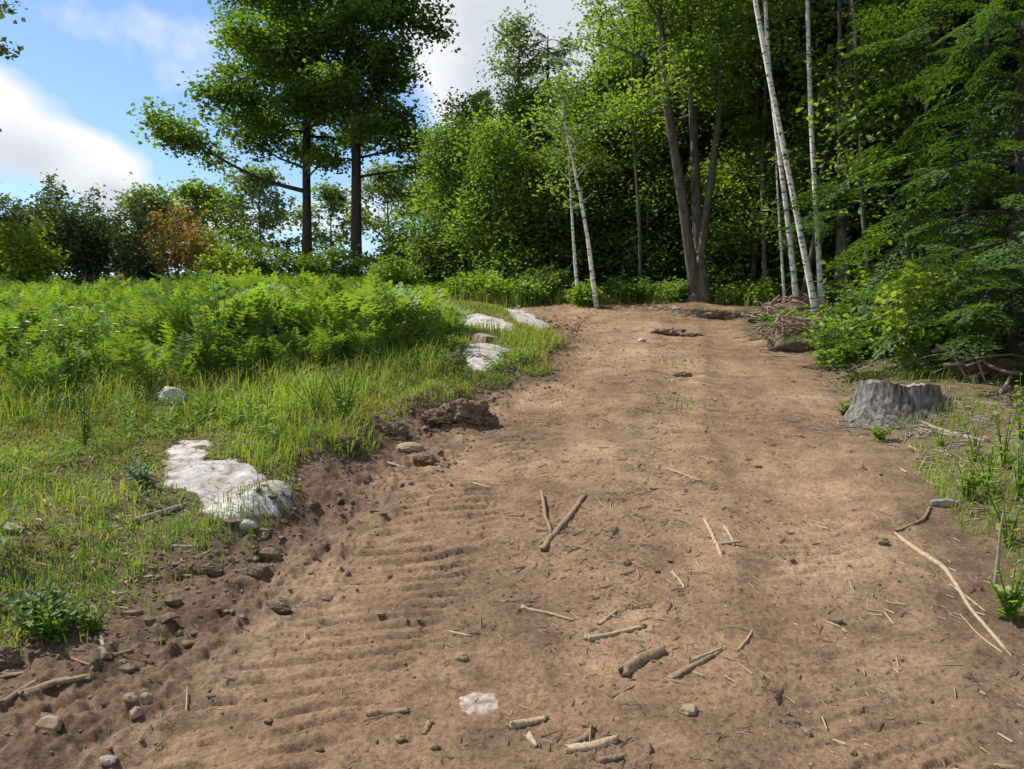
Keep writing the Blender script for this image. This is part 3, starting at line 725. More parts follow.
# ------------------------------------------------------------------ undergrowth at the foot of the wood and on the right
G5 = 'bushes at the foot of the wood'
shrub(888, 12.0, .9, .6, 1020, 'leafy bright bush behind the stump, left of the sapling', 'bright_leaf', L=.09, m=8, nst=14, group=G5)
shrub(962, 10.4, 1.3, .7, 1022, 'mid-green bush under the hemlock boughs right of the sapling', 'mid_leaf', L=.09, m=8, nst=14, group=G5)
shrub(922, 8.7, 1.05, .45, 1001, 'bright green maple sapling standing behind the grey stump', 'lime_leaf', L=.10, m=8, nst=14, group=G5, name='sapling', cat='sapling')
shrub(955, 8.4, .55, .25, 1002, 'shorter bright sapling leaning over the right side of the stump', 'bright_leaf', L=.12, m=7, nst=9, group=G5, name='sapling', cat='sapling')
shrub(850, 10.0, .36, .5, 1003, 'low bright fern-like bush between the brush heap and the stump', 'bright_leaf', L=.09, m=9, nst=16, group=G5)
shrub(876, 10.8, .6, .5, 1004, 'mid-green bush left of the maple sapling', 'weed', L=.11, m=9, nst=12, group=G5)
shrub(478, 17.4, .5, .8, 1005, 'yellow-green bush at the left foot of the bushy light-green tree', 'bright_leaf', group=G5)
shrub(520, 17.4, .4, .6, 1006, 'low light bush above the rock slabs', 'light_leaf', group=G5)
shrub(548, 17.8, .6, .6, 1007, 'dark bush at the wood edge left of the thin birch', 'mid_leaf', group=G5)
shrub(583, 16.9, .32, .3, 1008, 'small vivid green plant at the foot of the leaning birch', 'bright_leaf', group=G5, L=.08)
shrub(625, 17.9, .4, .6, 1009, 'low green bush beyond the shadow across the track', 'weed', group=G5, L=.09)
shrub(672, 17.8, .32, .5, 1010, 'low pale bush left of the foot of the three-stemmed tree', 'light_leaf', group=G5, L=.08)
shrub(735, 17.4, .3, .4, 1011, 'sprig of green leaves right of the foot of the three-stemmed tree', 'bright_leaf', group=G5, L=.08)
shrub(762, 16.5, .5, .35, 1012, 'thin leafy sprout above the brush heap', 'bright_leaf', group=G5, L=.08, nst=7, m=5)
shrub(1000, 9.4, 1.0, .6, 1016, 'shaded bush among the fallen branches right of the stump', 'mid_leaf', L=.11, m=6, nst=10, group=G5)

# ------------------------------------------------------------------ fern bed, grasses, weeds (stuff)
def inpoly(x, y, poly):
    poly = np.asarray(poly); r = np.zeros(len(x), bool); j = len(poly)-1
    for i in range(len(poly)):
        xi, yi = poly[i]; xj, yj = poly[j]
        c = ((yi > y) != (yj > y)) & (x < (xj-xi)*(y-yi)/(yj-yi+1e-12)+xi); r ^= c; j = i
    return r
rng = np.random.default_rng(1101)
FERN0 = [(-12, 6.2), (-5.5, 6.0), (-4.0, 6.6), (-2.6, 7.6), (-1.4, 8.4), (-1.2, 11), (-1.7, 14.6), (-12, 14.6)]
FERN = [(-12, 7.4), (-6.2, 7.2), (-4.6, 7.7), (-3.8, 8.8), (-3.0, 8.25), (-1.8, 8.5), (-1.0, 9.6), (-.95, 11), (-1.35, 13.6), (-5, 14.6), (-12, 14.6)]
def fern_bed():
    n = 6200; x = rng.uniform(-12, -.5, n); y = rng.uniform(6.0, 14.8, n)
    k0 = inpoly(x, y, FERN0) & (rng.random(n) < .22); k = k0 | inpoly(x+.5*fbm(x*1.5, y*1.5, 2, 3), y+.7*fbm(x*1.5, y*1.5, 2, 4), FERN); x, y = x[k], y[k]
    k = rng.random(len(x)) < .55+.45*sstep(-.3, .1, fbm(x*.8, y*.8, 3, 71)); x, y = x[k], y[k]
    z = H(x, y); n = len(x); mb = MB()
    hh = .49*(1+.35*fbm(x*.6, y*.6, 3, 73))*rng.uniform(.8, 1.15, n)*np.where(y > 12, .9, 1)*(1+.32*sstep(-4.2, -3.2, x)*sstep(11.5, 9.5, y))*np.where(inpoly(x, y, FERN), 1, .62)*rng.uniform(.7, 1.15, n)
    nf = 7; P = np.repeat(np.stack([x, y, z], -1), nf, 0); L = np.repeat(hh, nf)*rng.uniform(.8, 1.2, n*nf)
    az = rng.uniform(0, 2*PI, n*nf); lean = rng.uniform(.25, .75, n*nf)
    S = np.linspace(.22, 1.0, 13)
    ca, sa = np.cos(az), np.sin(az)
    for i, s in enumerate(S):
        r = L*lean*(s**1.5); zz = L*(1.12*s-.28*lean*s**3*1.4)
        c = P+np.stack([ca*r, sa*r, zz], -1)
        tang = np.stack([ca*lean*1.3*s**.5, sa*lean*1.3*s**.5, np.full(len(L), 1.12)-1.1*lean*s*s], -1)
        pl = L*.26*(math.sin(PI*(.22+.75*s)))**.9+.012
        for sd in (-1, 1):
            perp = np.stack([-sa*sd, ca*sd, np.zeros(len(L))], -1)+.45*tang/np.linalg.norm(tang, axis=1)[:, None]+rng.normal(0, .12, (len(L), 3))
            perp[:, 2] -= .12
            nn = np.cross(perp, tang)*sd; nn += rng.normal(0, .15, nn.shape)
            mb.leaves(c, perp, nn, pl, L*.062, .03)
    o = mb.obj('fern_bed', M['fern']); tag(o, 'dense bed of waist-low light green ferns on the left slope', 'ferns', None, 'stuff')
fern_bed()

def blades(mb, x, y, h, w, lean=.45, r=rng):
    n = len(x); z = H(x, y)-.01; az = r.uniform(0, 2*PI, n); l = r.uniform(.1, 1, n)*lean
    d = np.stack([np.cos(az), np.sin(az), 0*az], -1); s = np.stack([-np.sin(az), np.cos(az), 0*az], -1)*w[:, None]*.5
    b = np.stack([x, y, z], -1); m = b+d*(h*l*.35)[:, None]; m[:, 2] += h*.6
    t = b+d*(h*l)[:, None]; t[:, 2] += h*(1-.3*l)
    v = np.stack([b-s, b+s, m+s*.8, m-s*.8, t+s*.12, t-s*.12], 1).reshape(-1, 3)
    i = np.arange(n)[:, None]*6
    q = np.concatenate([i+np.array([[0, 1, 2, 3]]), i+np.array([[3, 2, 4, 5]])]); mb.add(v, q)

SLABS = [[(156, 412), (158, 396), (188, 396), (188, 412)], [(120, 420), (120, 408), (132, 408), (132, 420)], [(163, 453), (180, 441), (212, 441), (216, 452), (205, 463), (240, 462), (258, 478), (293, 488), (297, 506), (262, 516), (236, 524), (208, 522), (204, 503), (186, 492), (165, 486)], [(460, 352), (484, 347), (514, 351), (502, 364), (480, 374), (462, 369)], [(448, 321), (478, 313), (518, 327), (510, 335), (480, 330)], [(500, 309), (520, 305), (552, 327), (540, 334), (516, 323)], [(468, 346), (470, 336), (486, 334), (502, 340), (488, 348)]]
def grass():
    r = np.random.default_rng(1201)
    mb = MB()
    # left slope
    n = 380000; y = 2.4+r.random(n)**1.35*17.5; x = r.uniform(-1.0, 1.0, n)*(y*.85+1.5)
    e = edge_d(x, y); k = (e < -.02) & (x < XC(y)+.2) & (y < 19.5); x, y, e = x[k], y[k], e[k]
    dn = sstep(-.32, .12, fbm(x*.9+3, y*.9, 4, 81)+.16*sstep(4.2, 6.0, y)+.34*sstep(4.5, 5.6, y)-.10-.25*sstep(-.5, -.05, e)*sstep(6.2, 5.4, y)); k = r.random(len(x)) < dn; x, y = x[k], y[k]
    k = ~inpoly(x, y, FERN) | (r.random(len(x)) < .25); x, y = x[k], y[k]
    tall = sstep(.05, .5, fbm(x*.7, y*.7, 3, 83)); h = (.03+.055*r.random(len(x)) + .16*tall*r.random(len(x))**2)*(.75+.6*sstep(3.5, 8, y))
    k = ~np.any([inpoly(x, y, np.array([gp(*p)[:2] for p in P_])) for P_ in SLABS], axis=0); x, y, h = x[k], y[k], h[k]
    blades(mb, x, y, h, .0045+.004*(y/6)*r.uniform(.6, 1.3, len(x)), .9)
    # long fresh grass in front of the ferns
    n = 15000; y = r.uniform(6.2, 9.6, n); x = r.uniform(-7, .4, n); e = edge_d(x, y)
    k = (e < -.45) & (r.random(n) < sstep(.0, .35, fbm(x*1.1+9, y*1.1, 3, 88)+.06)) & ~np.any([inpoly(x, y-.25, np.array([gp(*p)[:2] for p in P_])) | inpoly(x, y, np.array([gp(*p)[:2] for p in P_])) | inpoly(x, y+.3, np.array([gp(*p)[:2] for p in P_])) for P_ in SLABS[:3]], axis=0); x, y = x[k], y[k]
    blades(mb, x, y, .12+.22*r.random(len(x)), .005+.005*r.random(len(x)), 1.0)
    # right verge
    n = 17000; y = r.uniform(3.0, 9.5, n); x = XR(y)+r.uniform(0, 2.2, n); e = edge_d(x, y)
    k = (e < -.04) & (r.random(n) < sstep(-.25, .3, fbm(x*1.2, y*1.2, 3, 85)+.25*sstep(6.6, 5.8, y)-.25*sstep(6.4, 7.2, y))); x, y = x[k], y[k]
    blades(mb, x, y, .04+.13*r.random(len(x))**1.6, .004+.003*r.random(len(x)), 1.0)
    # fringe at the head of the track and across the far slope
    n = 40000; y = r.uniform(15.5, 23, n); x = r.uniform(-12, 5.5, n); e = edge_d(x, y)
    k = (e < -.05) & (r.random(n) < sstep(-.2, .25, fbm(x*.8, y*.8, 3, 87))) & ((x < 1.5) | (y < 19)); x, y = x[k], y[k]
    blades(mb, x, y, .12+.25*r.random(len(x)), .012+.012*r.random(len(x)))
    n = 330000; y = 2.4+r.random(n)**1.3*10; x = r.uniform(-1.0, 1.0, n)*(y*.85+1.5)
    e = edge_d(x, y); k = (e < -.02) & (x < XC(y)+.2); x, y, e = x[k], y[k], e[k]
    dn = sstep(-.30, .22, fbm(x*1.6+3, y*1.6, 4, 82)+.40*sstep(4.4, 5.6, y)-.12-.3*sstep(-.45, -.05, e)*sstep(6.2, 5.4, y)); k = r.random(len(x)) < dn; x, y = x[k], y[k]
    k = ~np.any([inpoly(x, y, np.array([gp(*p)[:2] for p in P_])) for P_ in SLABS], axis=0); x, y = x[k], y[k]; n = len(x)
    c = np.stack([x, y, H(x, y)+r.uniform(0, .035, n)*(1+.8*fbm(x*3, y*3, 2, 84))], -1); a = r.normal(0, 1, (n, 3)); a[:, 2] = np.abs(a[:, 2])*.5
    mm = MB(); L = r.uniform(.012, .032, n)*(.7+y*.09); mm.leaves(c, a, r.normal(0, .45, (n, 3))+np.array([0, 0, 1]), L, L*.5, .1)
    tag(mm.obj('low_greenery', M['moss']), 'low yellow-green moss and clover between the grass blades', 'ground cover', None, 'stuff')
    o = mb.obj('grass', M['grass']); tag(o, 'yellow-green rough grass covering the slope beside the track', 'grass', None, 'stuff')
    # tufts of grass sprouting on the dirt crown
    mb = MB()
    xs, ys = [], []
    for px, py, c, s in ((668, 365, 60, .16), (676, 405, 70, .12), (620, 312, 60, .3), (90, 575, 260, .2), (190, 545, 200, .2), (215, 530, 160, .12), (20, 600, 300, .25), (245, 500, 120, .1)):
        p = gp(px, py); xs.append(p[0]+r.normal(0, s, c)); ys.append(p[1]+r.normal(0, s, c))
    xs = np.concatenate(xs); ys = np.concatenate(ys)
    blades(mb, xs, ys, .04+.07*r.random(len(xs)), .004+.003*r.random(len(xs)))
    o = mb.obj('grass_sprouts', M['weed']); tag(o, 'scattered green sprouts pushing through the bare earth', 'grass', None, 'stuff')
grass()

def weed_cover():
    r = np.random.default_rng(1301); mb = MB(); ms = MB()
    n = 4200; y = r.uniform(3.0, 9.8, n); x = r.uniform(-7.5, 1, n)
    e = edge_d(x, y); dn = sstep(-.1, .35, fbm(x*.8+7, y*.8, 3, 91)+.35*sstep(6.2, 8, y)*sstep(-2.6, -3.6, x)-.12); k = (e < -.2) & (r.random(n) < dn+.12) & ~np.any([inpoly(x, y, np.array([gp(*p)[:2] for p in P_])) for P_ in SLABS], axis=0); x, y = x[k], y[k]
    z = H(x, y); h = (.07+.34*r.random(len(x))**1.7)*(.5+.9*sstep(4.5, 7.5, y)*sstep(-2.2, -3.2, x)+.1)
    for i in range(len(x)):
        nl = int(6+h[i]*40); t = np.linspace(.2, 1, nl); a = np.arange(nl)*2.39996+r.uniform(0, 6)
        lean = r.normal(0, .12, 2)
        c = np.stack([x[i]+lean[0]*t*h[i], y[i]+lean[1]*t*h[i], z[i]+t*h[i]], -1)
        ax = np.stack([np.cos(a), np.sin(a), .45+r.normal(0, .25, nl)], -1); nn = r.normal(0, .3, (nl, 3))+np.array([0, 0, 1])
        L = (.045+.05*r.random())*(1.15-.6*t); mb.leaves(c, ax, nn, L, L*.42, .08)
    o = mb.obj('weed_cover', M['weed']); tag(o, 'low leafy weeds mixed into the grass on the left slope', 'weeds', None, 'stuff')
    mb = MB()
    # leafy ground cover on the right verge and along the wood's foot
    for (xa, xb, ya, yb, n, hs) in ((3.4, 5.4, 9.2, 13.5, 330, .2), (-2.5, 6.5, 17.2, 19.5, 420, .22), (-11, -1, 19, 24, 500, .18)):
        x = r.uniform(xa, xb, n); y = r.uniform(ya, yb, n); k = edge_d(x, y) < -.1; x, y = x[k], y[k]; z = H(x, y)
        for i in range(len(x)):
            nl = 12; a = r.uniform(0, 6.28, nl); q = r.random(nl)
            c = np.stack([x[i]+np.cos(a)*.1*q, y[i]+np.sin(a)*.1*q, z[i]+hs*r.random(nl)*1.2], -1)
            ax = np.stack([np.cos(a), np.sin(a), r.normal(.1, .3, nl)], -1); nn = r.normal(0, .4, (nl, 3))+np.array([0, 0, 1])
            L = r.uniform(.06, .12, nl)*(1+(y[i] > 15)*.5); mb.leaves(c, ax, nn, L, L*.6, .1)
    o = mb.obj('ground_cover', M['weed']); tag(o, 'leafy ground cover along the foot of the wood and verges', 'ground cover', None, 'stuff')
weed_cover()

# ------------------------------------------------------------------ single plants that stand out on the left slope
def stalk(px, py, h, seed, label, L=.06, nst=3, leaf='weed', w=.12, m=2, name='weed_plant', group='single plants on the left slope', step=.05, flat=.4, wr=.6, flower=0):
    r = np.random.default_rng(seed); b = gp(px, py); root = thing(name, label, 'plant', b, 0, group)
    tb, lf, fls = MB(), MB(), []
    for i in range(nst):
        a = r.uniform(0, 6.28); q = w*r.uniform(.2, 1); hh = h*r.uniform(.7, 1.0) if i else h
        P = resample([(0, 0, -.02), (math.cos(a)*q*.4, math.sin(a)*q*.4, hh*.5), (math.cos(a)*q, math.sin(a)*q, hh)], 8)
        tb.tube(P, np.linspace(.005, .002, 8), 5, cap=False)
        n = max(4, int(hh/step))*m; t = np.linspace(.15, 1, n); az = np.arange(n)*2.39996+r.uniform(0, 6)
        ax = np.stack([np.cos(az), np.sin(az), .35+r.normal(0, .3, n)], -1); nn = r.normal(0, flat, (n, 3))+np.array([0, 0, 1])
        LL = L*(1.2-.65*t)*r.uniform(.7, 1.2, n); lf.leaves(interp_path(P, t), ax, nn, LL, LL*wr, .1)
        if flower:
            fls.append(P[-1])
    tb.obj('stem', M['weed'], root, smooth=True); lf.obj('foliage', M[leaf], root)
    for c in fls:
        fl = MB(); a = np.linspace(0, 2*PI, 13)[:-1]; rr = np.where(np.arange(12) % 2, .016, .030)
        fl.add(np.vstack([[c+np.array([0, 0, .012])], c+np.stack([np.cos(a)*rr, np.sin(a)*rr, .004+0*a], -1)]), None, [[0, k+1, (k+1) % 12+1] for k in range(12)])
        fl.obj('flower', M['flower'], root)
    return root
stalk(222, 385, 1.12, 1401, 'tall round-leaved sapling standing above the fern bed', L=.11, nst=5, leaf='weed', w=.26, m=1, wr=.85, name='sapling')
stalk(205, 388, .8, 1402, 'leafy sapling just left of the tall round-leaved one', L=.09, nst=4, leaf='weed', w=.2, m=2, wr=.8, name='sapling')
stalk(245, 392, .62, 1403, 'shorter leafy sapling just right of the tall round-leaved one', L=.09, nst=3, leaf='weed', w=.15, m=2, wr=.8, name='sapling')
stalk(266, 446, .42, 1404, 'light green single-stemmed weed above the white rock', L=.09, nst=2, leaf='bright_leaf', w=.08)
stalk(66, 395, .75, 1405, 'tall many-stemmed weed at left in front of the ferns', L=.07, nst=8, w=.25, m=2)
stalk(30, 400, .65, 1406, 'white-flowered weed nearest the left edge', L=.06, nst=6, w=.3, m=2, flower=5)
stalk(105, 388, .70, 1407, 'white-flowered weed left of the small boulder', L=.06, nst=6, w=.25, m=2, flower=4)
stalk(345, 424, .50, 1408, 'feathery upright clump of stalks in front of the ferns', L=.05, nst=22, w=.26, m=3, wr=.2, leaf='bright_leaf')
stalk(315, 420, .40, 1409, 'feathery smaller clump left of the upright one', L=.05, nst=14, w=.2, m=3, wr=.2, leaf='bright_leaf')
stalk(85, 450, .5, 1410, 'slender tall weed on the mid left grass', L=.055, nst=5, w=.1, m=3, wr=.3)
stalk(52, 640, .16, 1411, 'low silvery-green weed clump at the lower left', L=.06, nst=26, w=.20, m=2, leaf='weed', step=.03)
stalk(40, 622, .13, 1412, 'blue-green leafy rosette behind the low silvery clump', L=.06, nst=18, w=.16, m=2, leaf='silver_weed', step=.03)
stalk(92, 632, .10, 1413, 'small sprig at the right end of the low silvery clump', L=.045, nst=9, w=.09, m=2, leaf='weed', step=.03)
stalk(142, 486, .13, 1414, 'pale grey-green weed left of the white rock', L=.07, nst=8, w=.12, m=2, leaf='silver_weed', step=.03)
stalk(880, 442, .12, 1415, 'small green sprig in front of the stump', L=.06, nst=8, w=.1, m=2, leaf='bright_leaf', step=.03, group='single plants on the right verge')
stalk(845, 415, .12, 1416, 'small green sprig at the left foot of the stump', L=.06, nst=8, w=.1, m=2, leaf='bright_leaf', step=.03, group='single plants on the right verge')
stalk(1010, 620, .22, 1417, 'bright leafy weed at the lower right border', L=.06, nst=10, w=.14, m=2, leaf='bright_leaf', group='single plants on the right verge')
stalk(1003, 470, .42, 1419, 'yellow-green leafy sprout by the right edge beyond the weeds', L=.075, nst=4, w=.16, m=1, leaf='bright_leaf', wr=.8, name='sapling', group='single plants on the right verge')
stalk(988, 492, .30, 1420, 'yellowish broad-leaved weed at the right edge of the track', L=.07, nst=6, w=.16, m=1, leaf='bright_leaf', wr=.8, group='single plants on the right verge')
stalk(1018, 500, .36, 1421, 'taller yellowish weed at the right border of the photo', L=.07, nst=6, w=.16, m=1, leaf='bright_leaf', wr=.8, group='single plants on the right verge')
stalk(1008, 548, .30, 1422, 'yellow-green weed above the lower right leafy one', L=.06, nst=8, w=.16, m=1, leaf='lime_leaf', wr=.7, group='single plants on the right verge')
stalk(975, 462, .26, 1423, 'pale weed among the twigs right of the stump', L=.055, nst=7, w=.16, m=1, leaf='lime_leaf', wr=.6, group='single plants on the right verge')
stalk(1020, 440, .45, 1424, 'tall pale weed at the right border level with the stump foot', L=.06, nst=6, w=.2, m=1, leaf='lime_leaf', wr=.7, group='single plants on the right verge')
stalk(940, 448, .14, 1425, 'tiny bright weed at the right foot of the stump', L=.05, nst=6, w=.1, m=1, leaf='lime_leaf', wr=.6, group='single plants on the right verge')
stalk(965, 500, .22, 1418, 'yellow-green weed beside the small grey rock', L=.075, nst=7, w=.16, m=2, leaf='bright_leaf', wr=.8, group='single plants on the right verge')

# ------------------------------------------------------------------ rocks
def slab(outline_px, hgt, seed, label, mat='white_rock', res=.012, name='rock_slab', group='pale bedrock slabs', tilt=0.0):
    O = np.array([gp(*p)[:2] for p in outline_px]); c = O.mean(0)
    lo, hi = O.min(0)-.05, O.max(0)+.05; res = max(res, (hi-lo).max()/150)
    nx, ny = int((hi[0]-lo[0])/res)+2, int((hi[1]-lo[1])/res)+2
    X, Y = np.meshgrid(np.linspace(lo[0], hi[0], nx), np.linspace(lo[1], hi[1], ny)); x, y = X.ravel(), Y.ravel()
    wm = min(.07, .11*(hi-lo).min()); wx = x+wm*fbm(x*8, y*8, 5, seed, .62); wy = y+wm*fbm(x*8, y*8, 5, seed+1, .62)
    D = np.full(len(x), 9.0)
    for i in range(len(O)):
        a, b = O[i], O[(i+1) % len(O)]; ab = b-a
        t = np.clip(((wx-a[0])*ab[0]+(wy-a[1])*ab[1])/(ab@ab), 0, 1)
        D = np.minimum(D, np.hypot(wx-a[0]-ab[0]*t, wy-a[1]-ab[1]*t))
    D = np.where(inpoly(wx, wy, O), D, -D)
    rr = np.random.default_rng(seed+50); pl = np.full(len(x), 9.0); cr = np.full(len(x), 9.0)
    for k in range(7):
        gx, gy = rr.normal(0, .16, 2); ox, oy = rr.uniform(lo, hi)
        v = hgt*rr.uniform(.8, 1.5)+gx*(x-ox)+gy*(y-oy); cr = np.minimum(cr, np.abs(v-pl)); pl = np.minimum(pl, v)
    pl = np.clip(pl, .12*hgt, 2.2*hgt)+.004*fbm(x*22, y*22, 4, seed+2)+.006*fbm(x*6, y*9, 3, seed+3)
    z = H(x, y, False)+np.where(D > -.02, pl*sstep(-.012, .022, D), -.06)
    if hgt < .04: z = np.where(D > -.02, np.maximum(z, H(x, y)+.007*sstep(-.01, .02, D)+.003*fbm(x*30, y*30, 3, 2)-.004), z)
    z = np.where(D < -.01, np.minimum(z, H(x, y)-.05), z)
    i = np.arange(ny-1)[:, None]*nx; j = np.arange(nx-1)[None]
    Q = np.stack([i+j, i+j+1, i+nx+j+1, i+nx+j], -1).reshape(-1, 4); Q = Q[(D[Q] > -.035).all(1)]
    u, inv = np.unique(Q, return_inverse=True)
    loc = np.array([c[0], c[1], hz(*c)]); mb = MB(); mb.add(np.stack([x, y, z], -1)[u], inv.reshape(-1, 4))
    # underside, well below the soil
    o = mb.obj(name, M[mat], None, loc, True, loc)
    a = o.data.attributes.new('soiled', 'FLOAT', 'POINT'); a.data.foreach_set('value', (sstep(.045, -.005, D+.05*fbm(x*20, y*20, 3, seed+4))+.5*sstep(.15, .4, fbm(x*9, y*9, 3, seed+6)))[u].clip(0, 1).astype(np.float32))
    return tag(o, label, 'rock', group)
slab([(163, 453), (180, 441), (212, 441), (216, 452), (205, 463), (240, 462), (258, 478), (293, 488), (297, 506), (262, 516), (236, 524), (208, 522), (204, 503), (186, 492), (165, 486)], .055, 1501, 'large bright white rock slab bedded at the left edge of the track')
slab([(460, 352), (484, 347), (514, 351), (502, 364), (480, 374), (462, 369)], .05, 1502, 'pale rock slab nearest the right end of the fern bed')
slab([(448, 321), (478, 313), (518, 327), (510, 335), (480, 330)], .09, 1503, 'grey slab rising behind the nearest pale slab', 'white_rock')
slab([(500, 309), (520, 305), (552, 327), (540, 334), (516, 323)], .09, 1504, 'long narrow slab by the upper left edge of the track', 'white_rock')
slab([(366, 300), (384, 297), (398, 301), (382, 305)], .10, 1505, 'small grey slab behind the fern bed', 'gray_rock')
slab([(256, 297), (272, 294), (284, 298), (270, 301)], .15, 1506, 'faint grey slab on the skyline below the maples', 'gray_rock')
slab([(458, 700), (472, 695), (496, 694), (500, 712), (480, 720), (464, 714)], .028, 1507, 'small white rock top showing flush in the dirt', mat='quartz_rock', res=.006, group='pale rocks in the track')
slab([(404, 299), (440, 300), (476, 313), (452, 317), (424, 308)], .10, 1510, 'low grey ledge running up from the slabs towards the skyline', 'gray_rock')
slab([(470, 338), (486, 336), (500, 340), (486, 345)], .08, 1508, 'little grey slab between the two pale slabs', 'gray_rock')
slab([(640, 308), (660, 305), (682, 308), (662, 311)], .04, 1509, 'flat pale rock in front of the three-stemmed tree', 'gray_rock')

_ico = None
def ico(sub=3):
    import bmesh
    bm = bmesh.new(); bmesh.ops.create_icosphere(bm, subdivisions=sub, radius=1)
    v = np.array([x.co[:] for x in bm.verts]); f = np.array([[q.index for q in p.verts] for p in bm.faces]); bm.free(); return v, f
ICO3 = ico(4); ICO5 = ico(5); ICO1 = ico(1); ICO2 = ico(2)
def boulder(px, py, sx, sy, sz, seed, label, mat, sink=.3, name='rock', group=None, cat='rock', rz=0, rough=.22, facets=True):
    v, f = ICO3 if facets else ICO5; p = v.copy()
    r = np.random.default_rng(seed)
    if facets:
        for k in range(9):                                   # chop flat faces
            n = r.normal(0, 1, 3); n /= np.linalg.norm(n); dcut = r.uniform(.62, .88)
            e = p@n-dcut; p = p-np.where(e > 0, e, 0)[:, None]*n[None]*.9
    if facets: p = p*(1+rough*fbm3(p*1.8+seed, 3, seed)[:, None]+.05*fbm3(p*6+seed, 4, seed)[:, None])
    else: p = p*(1+rough*.6*fbm3(p*1.6+seed, 3, seed)+(.9*(.2-np.abs(fbm3(p*3.4+seed, 3, seed)))+.10*fbm3(p*13, 3, seed))*(1 if cat != 'rock' else .25))[:, None]
    p = p*np.array([sx, sy, sz])
    c, s = math.cos(rz), math.sin(rz); p = np.stack([p[:, 0]*c-p[:, 1]*s, p[:, 0]*s+p[:, 1]*c, p[:, 2]], -1)
    b = gp(px, py); mb = MB(); mb.add(p+np.array([0, 0, sz*(1-2*sink)]), None, f)
    return tag(mb.obj(name, M[mat], None, b, True), label, cat, group)
G6 = 'stones on the slope and track'
boulder(172, 404, .125, .11, .10, 1601, 'small whitish boulder under the round-leaved sapling', 'white_rock', group=G6)
boulder(126, 416, .04, .045, .075, 1602, 'upright little grey rock left of the whitish boulder', 'gray_rock', group=G6)
boulder(8, 531, .08, .05, .025, 1603, 'flat grey stone at the left border in the grass', 'gray_rock', group=G6)
boulder(247, 529, .055, .04, .035, 1604, 'pale stone just below the big white slab', 'white_rock', group=G6)
boulder(131, 704, .024, .02, .02, 1605, 'left one of three tan pebbles at the lower left', 'tan_rock', group=G6)
boulder(146, 704, .022, .02, .024, 1606, 'right one of three tan pebbles at the lower left', 'tan_rock', group=G6)
boulder(136, 718, .027, .022, .022, 1607, 'lowest of three tan pebbles at the lower left', 'tan_rock', group=G6)
boulder(50, 730, .055, .035, .028, 1608, 'flat tan stone casting a dark shadow at the lower left', 'tan_rock', group=G6)
boulder(109, 764, .03, .02, .016, 1609, 'grey stone at the bottom border left', 'gray_rock', group=G6)
boulder(642, 342, .07, .05, .04, 1610, 'small white stone near the head of the track', 'white_rock', group=G6)
boulder(944, 506, .085, .05, .035, 1611, 'grey angular rock on the right verge', 'gray_rock', group=G6)
boulder(410, 451, .10, .08, .045, 1612, 'rounded tan stone half buried in the left bank', 'tan_rock', group=G6, facets=False)
boulder(1016, 596, .05, .05, .03, 1613, 'grey stone among the weeds at lower right', 'gray_rock', group=G6)
boulder(462, 660, .03, .022, .018, 1614, 'small dark stone left of the middle of the track', 'tan_rock', group=G6)
boulder(400, 742, .02, .016, .014, 1615, 'tiny stone near the bottom left of the track', 'tan_rock', group=G6)
boulder(690, 712, .03, .025, .018, 1616, 'half-buried tan stone right of the wood pieces', 'tan_rock', group=G6)
# big turned clods of earth on the left bank
G7 = 'turned-up clods of earth'
for i, (px, py, sx, sy, sz, lab) in enumerate([
    (462, 418, .20, .13, .11, 'largest dark clod of earth crowning the left bank'),
    (436, 422, .13, .10, .08, 'dark clod just left of the largest one'),
    (486, 424, .09, .08, .06, 'crumbly clod at the right end of the bank'),
    (392, 432, .10, .08, .06, 'brown clod on the bank above the half-buried stone'),
    (345, 446, .09, .07, .06, 'dark clod at the left end of the bank'),
    (424, 462, .07, .06, .04, 'small clod below the half-buried stone'),
    (280, 612, .045, .03, .022, 'dark clod lying in the churned soil at lower left'),
    (258, 575, .04, .03, .025, 'crumb of dark earth below the white slab'),
    (212, 573, .05, .035, .03, 'dark lump of earth at the grass edge below the white slab'),
    (184, 577, .05, .035, .035, 'left lump of the pair at the grass edge'),
    (5, 660, .05, .04, .035, 'dark clod at the left border below the silvery weed'),
    (455, 365, .12, .09, .10, 'brown clod of earth beside the nearest pale slab')]):
    boulder(px, py, sx, sy, sz, 1650+i, lab, 'clod', sink=.42, name='earth_clod', group=G7, cat='clod', rough=.75, facets=False)
# dirt heap at the head of the track
for i, (px, py, sx, sy, sz, lab) in enumerate([(668, 334, .26, .18, .075, 'low heap of loose dirt in the middle of the upper track'), (690, 336, .16, .13, .05, 'smaller lump right of the loose dirt heap'),
        (716, 318, .34, .18, .11, 'dirt heap at the top of the track below the three-stemmed tree'), (682, 376, .10, .08, .04, 'dark crumbly lump on the crown of the track')]):
    boulder(px, py, sx, sy, sz, 1690+i, lab, 'loose_soil', sink=.5, name='dirt_heap', group=G7, cat='dirt heap', rough=.6, facets=False)

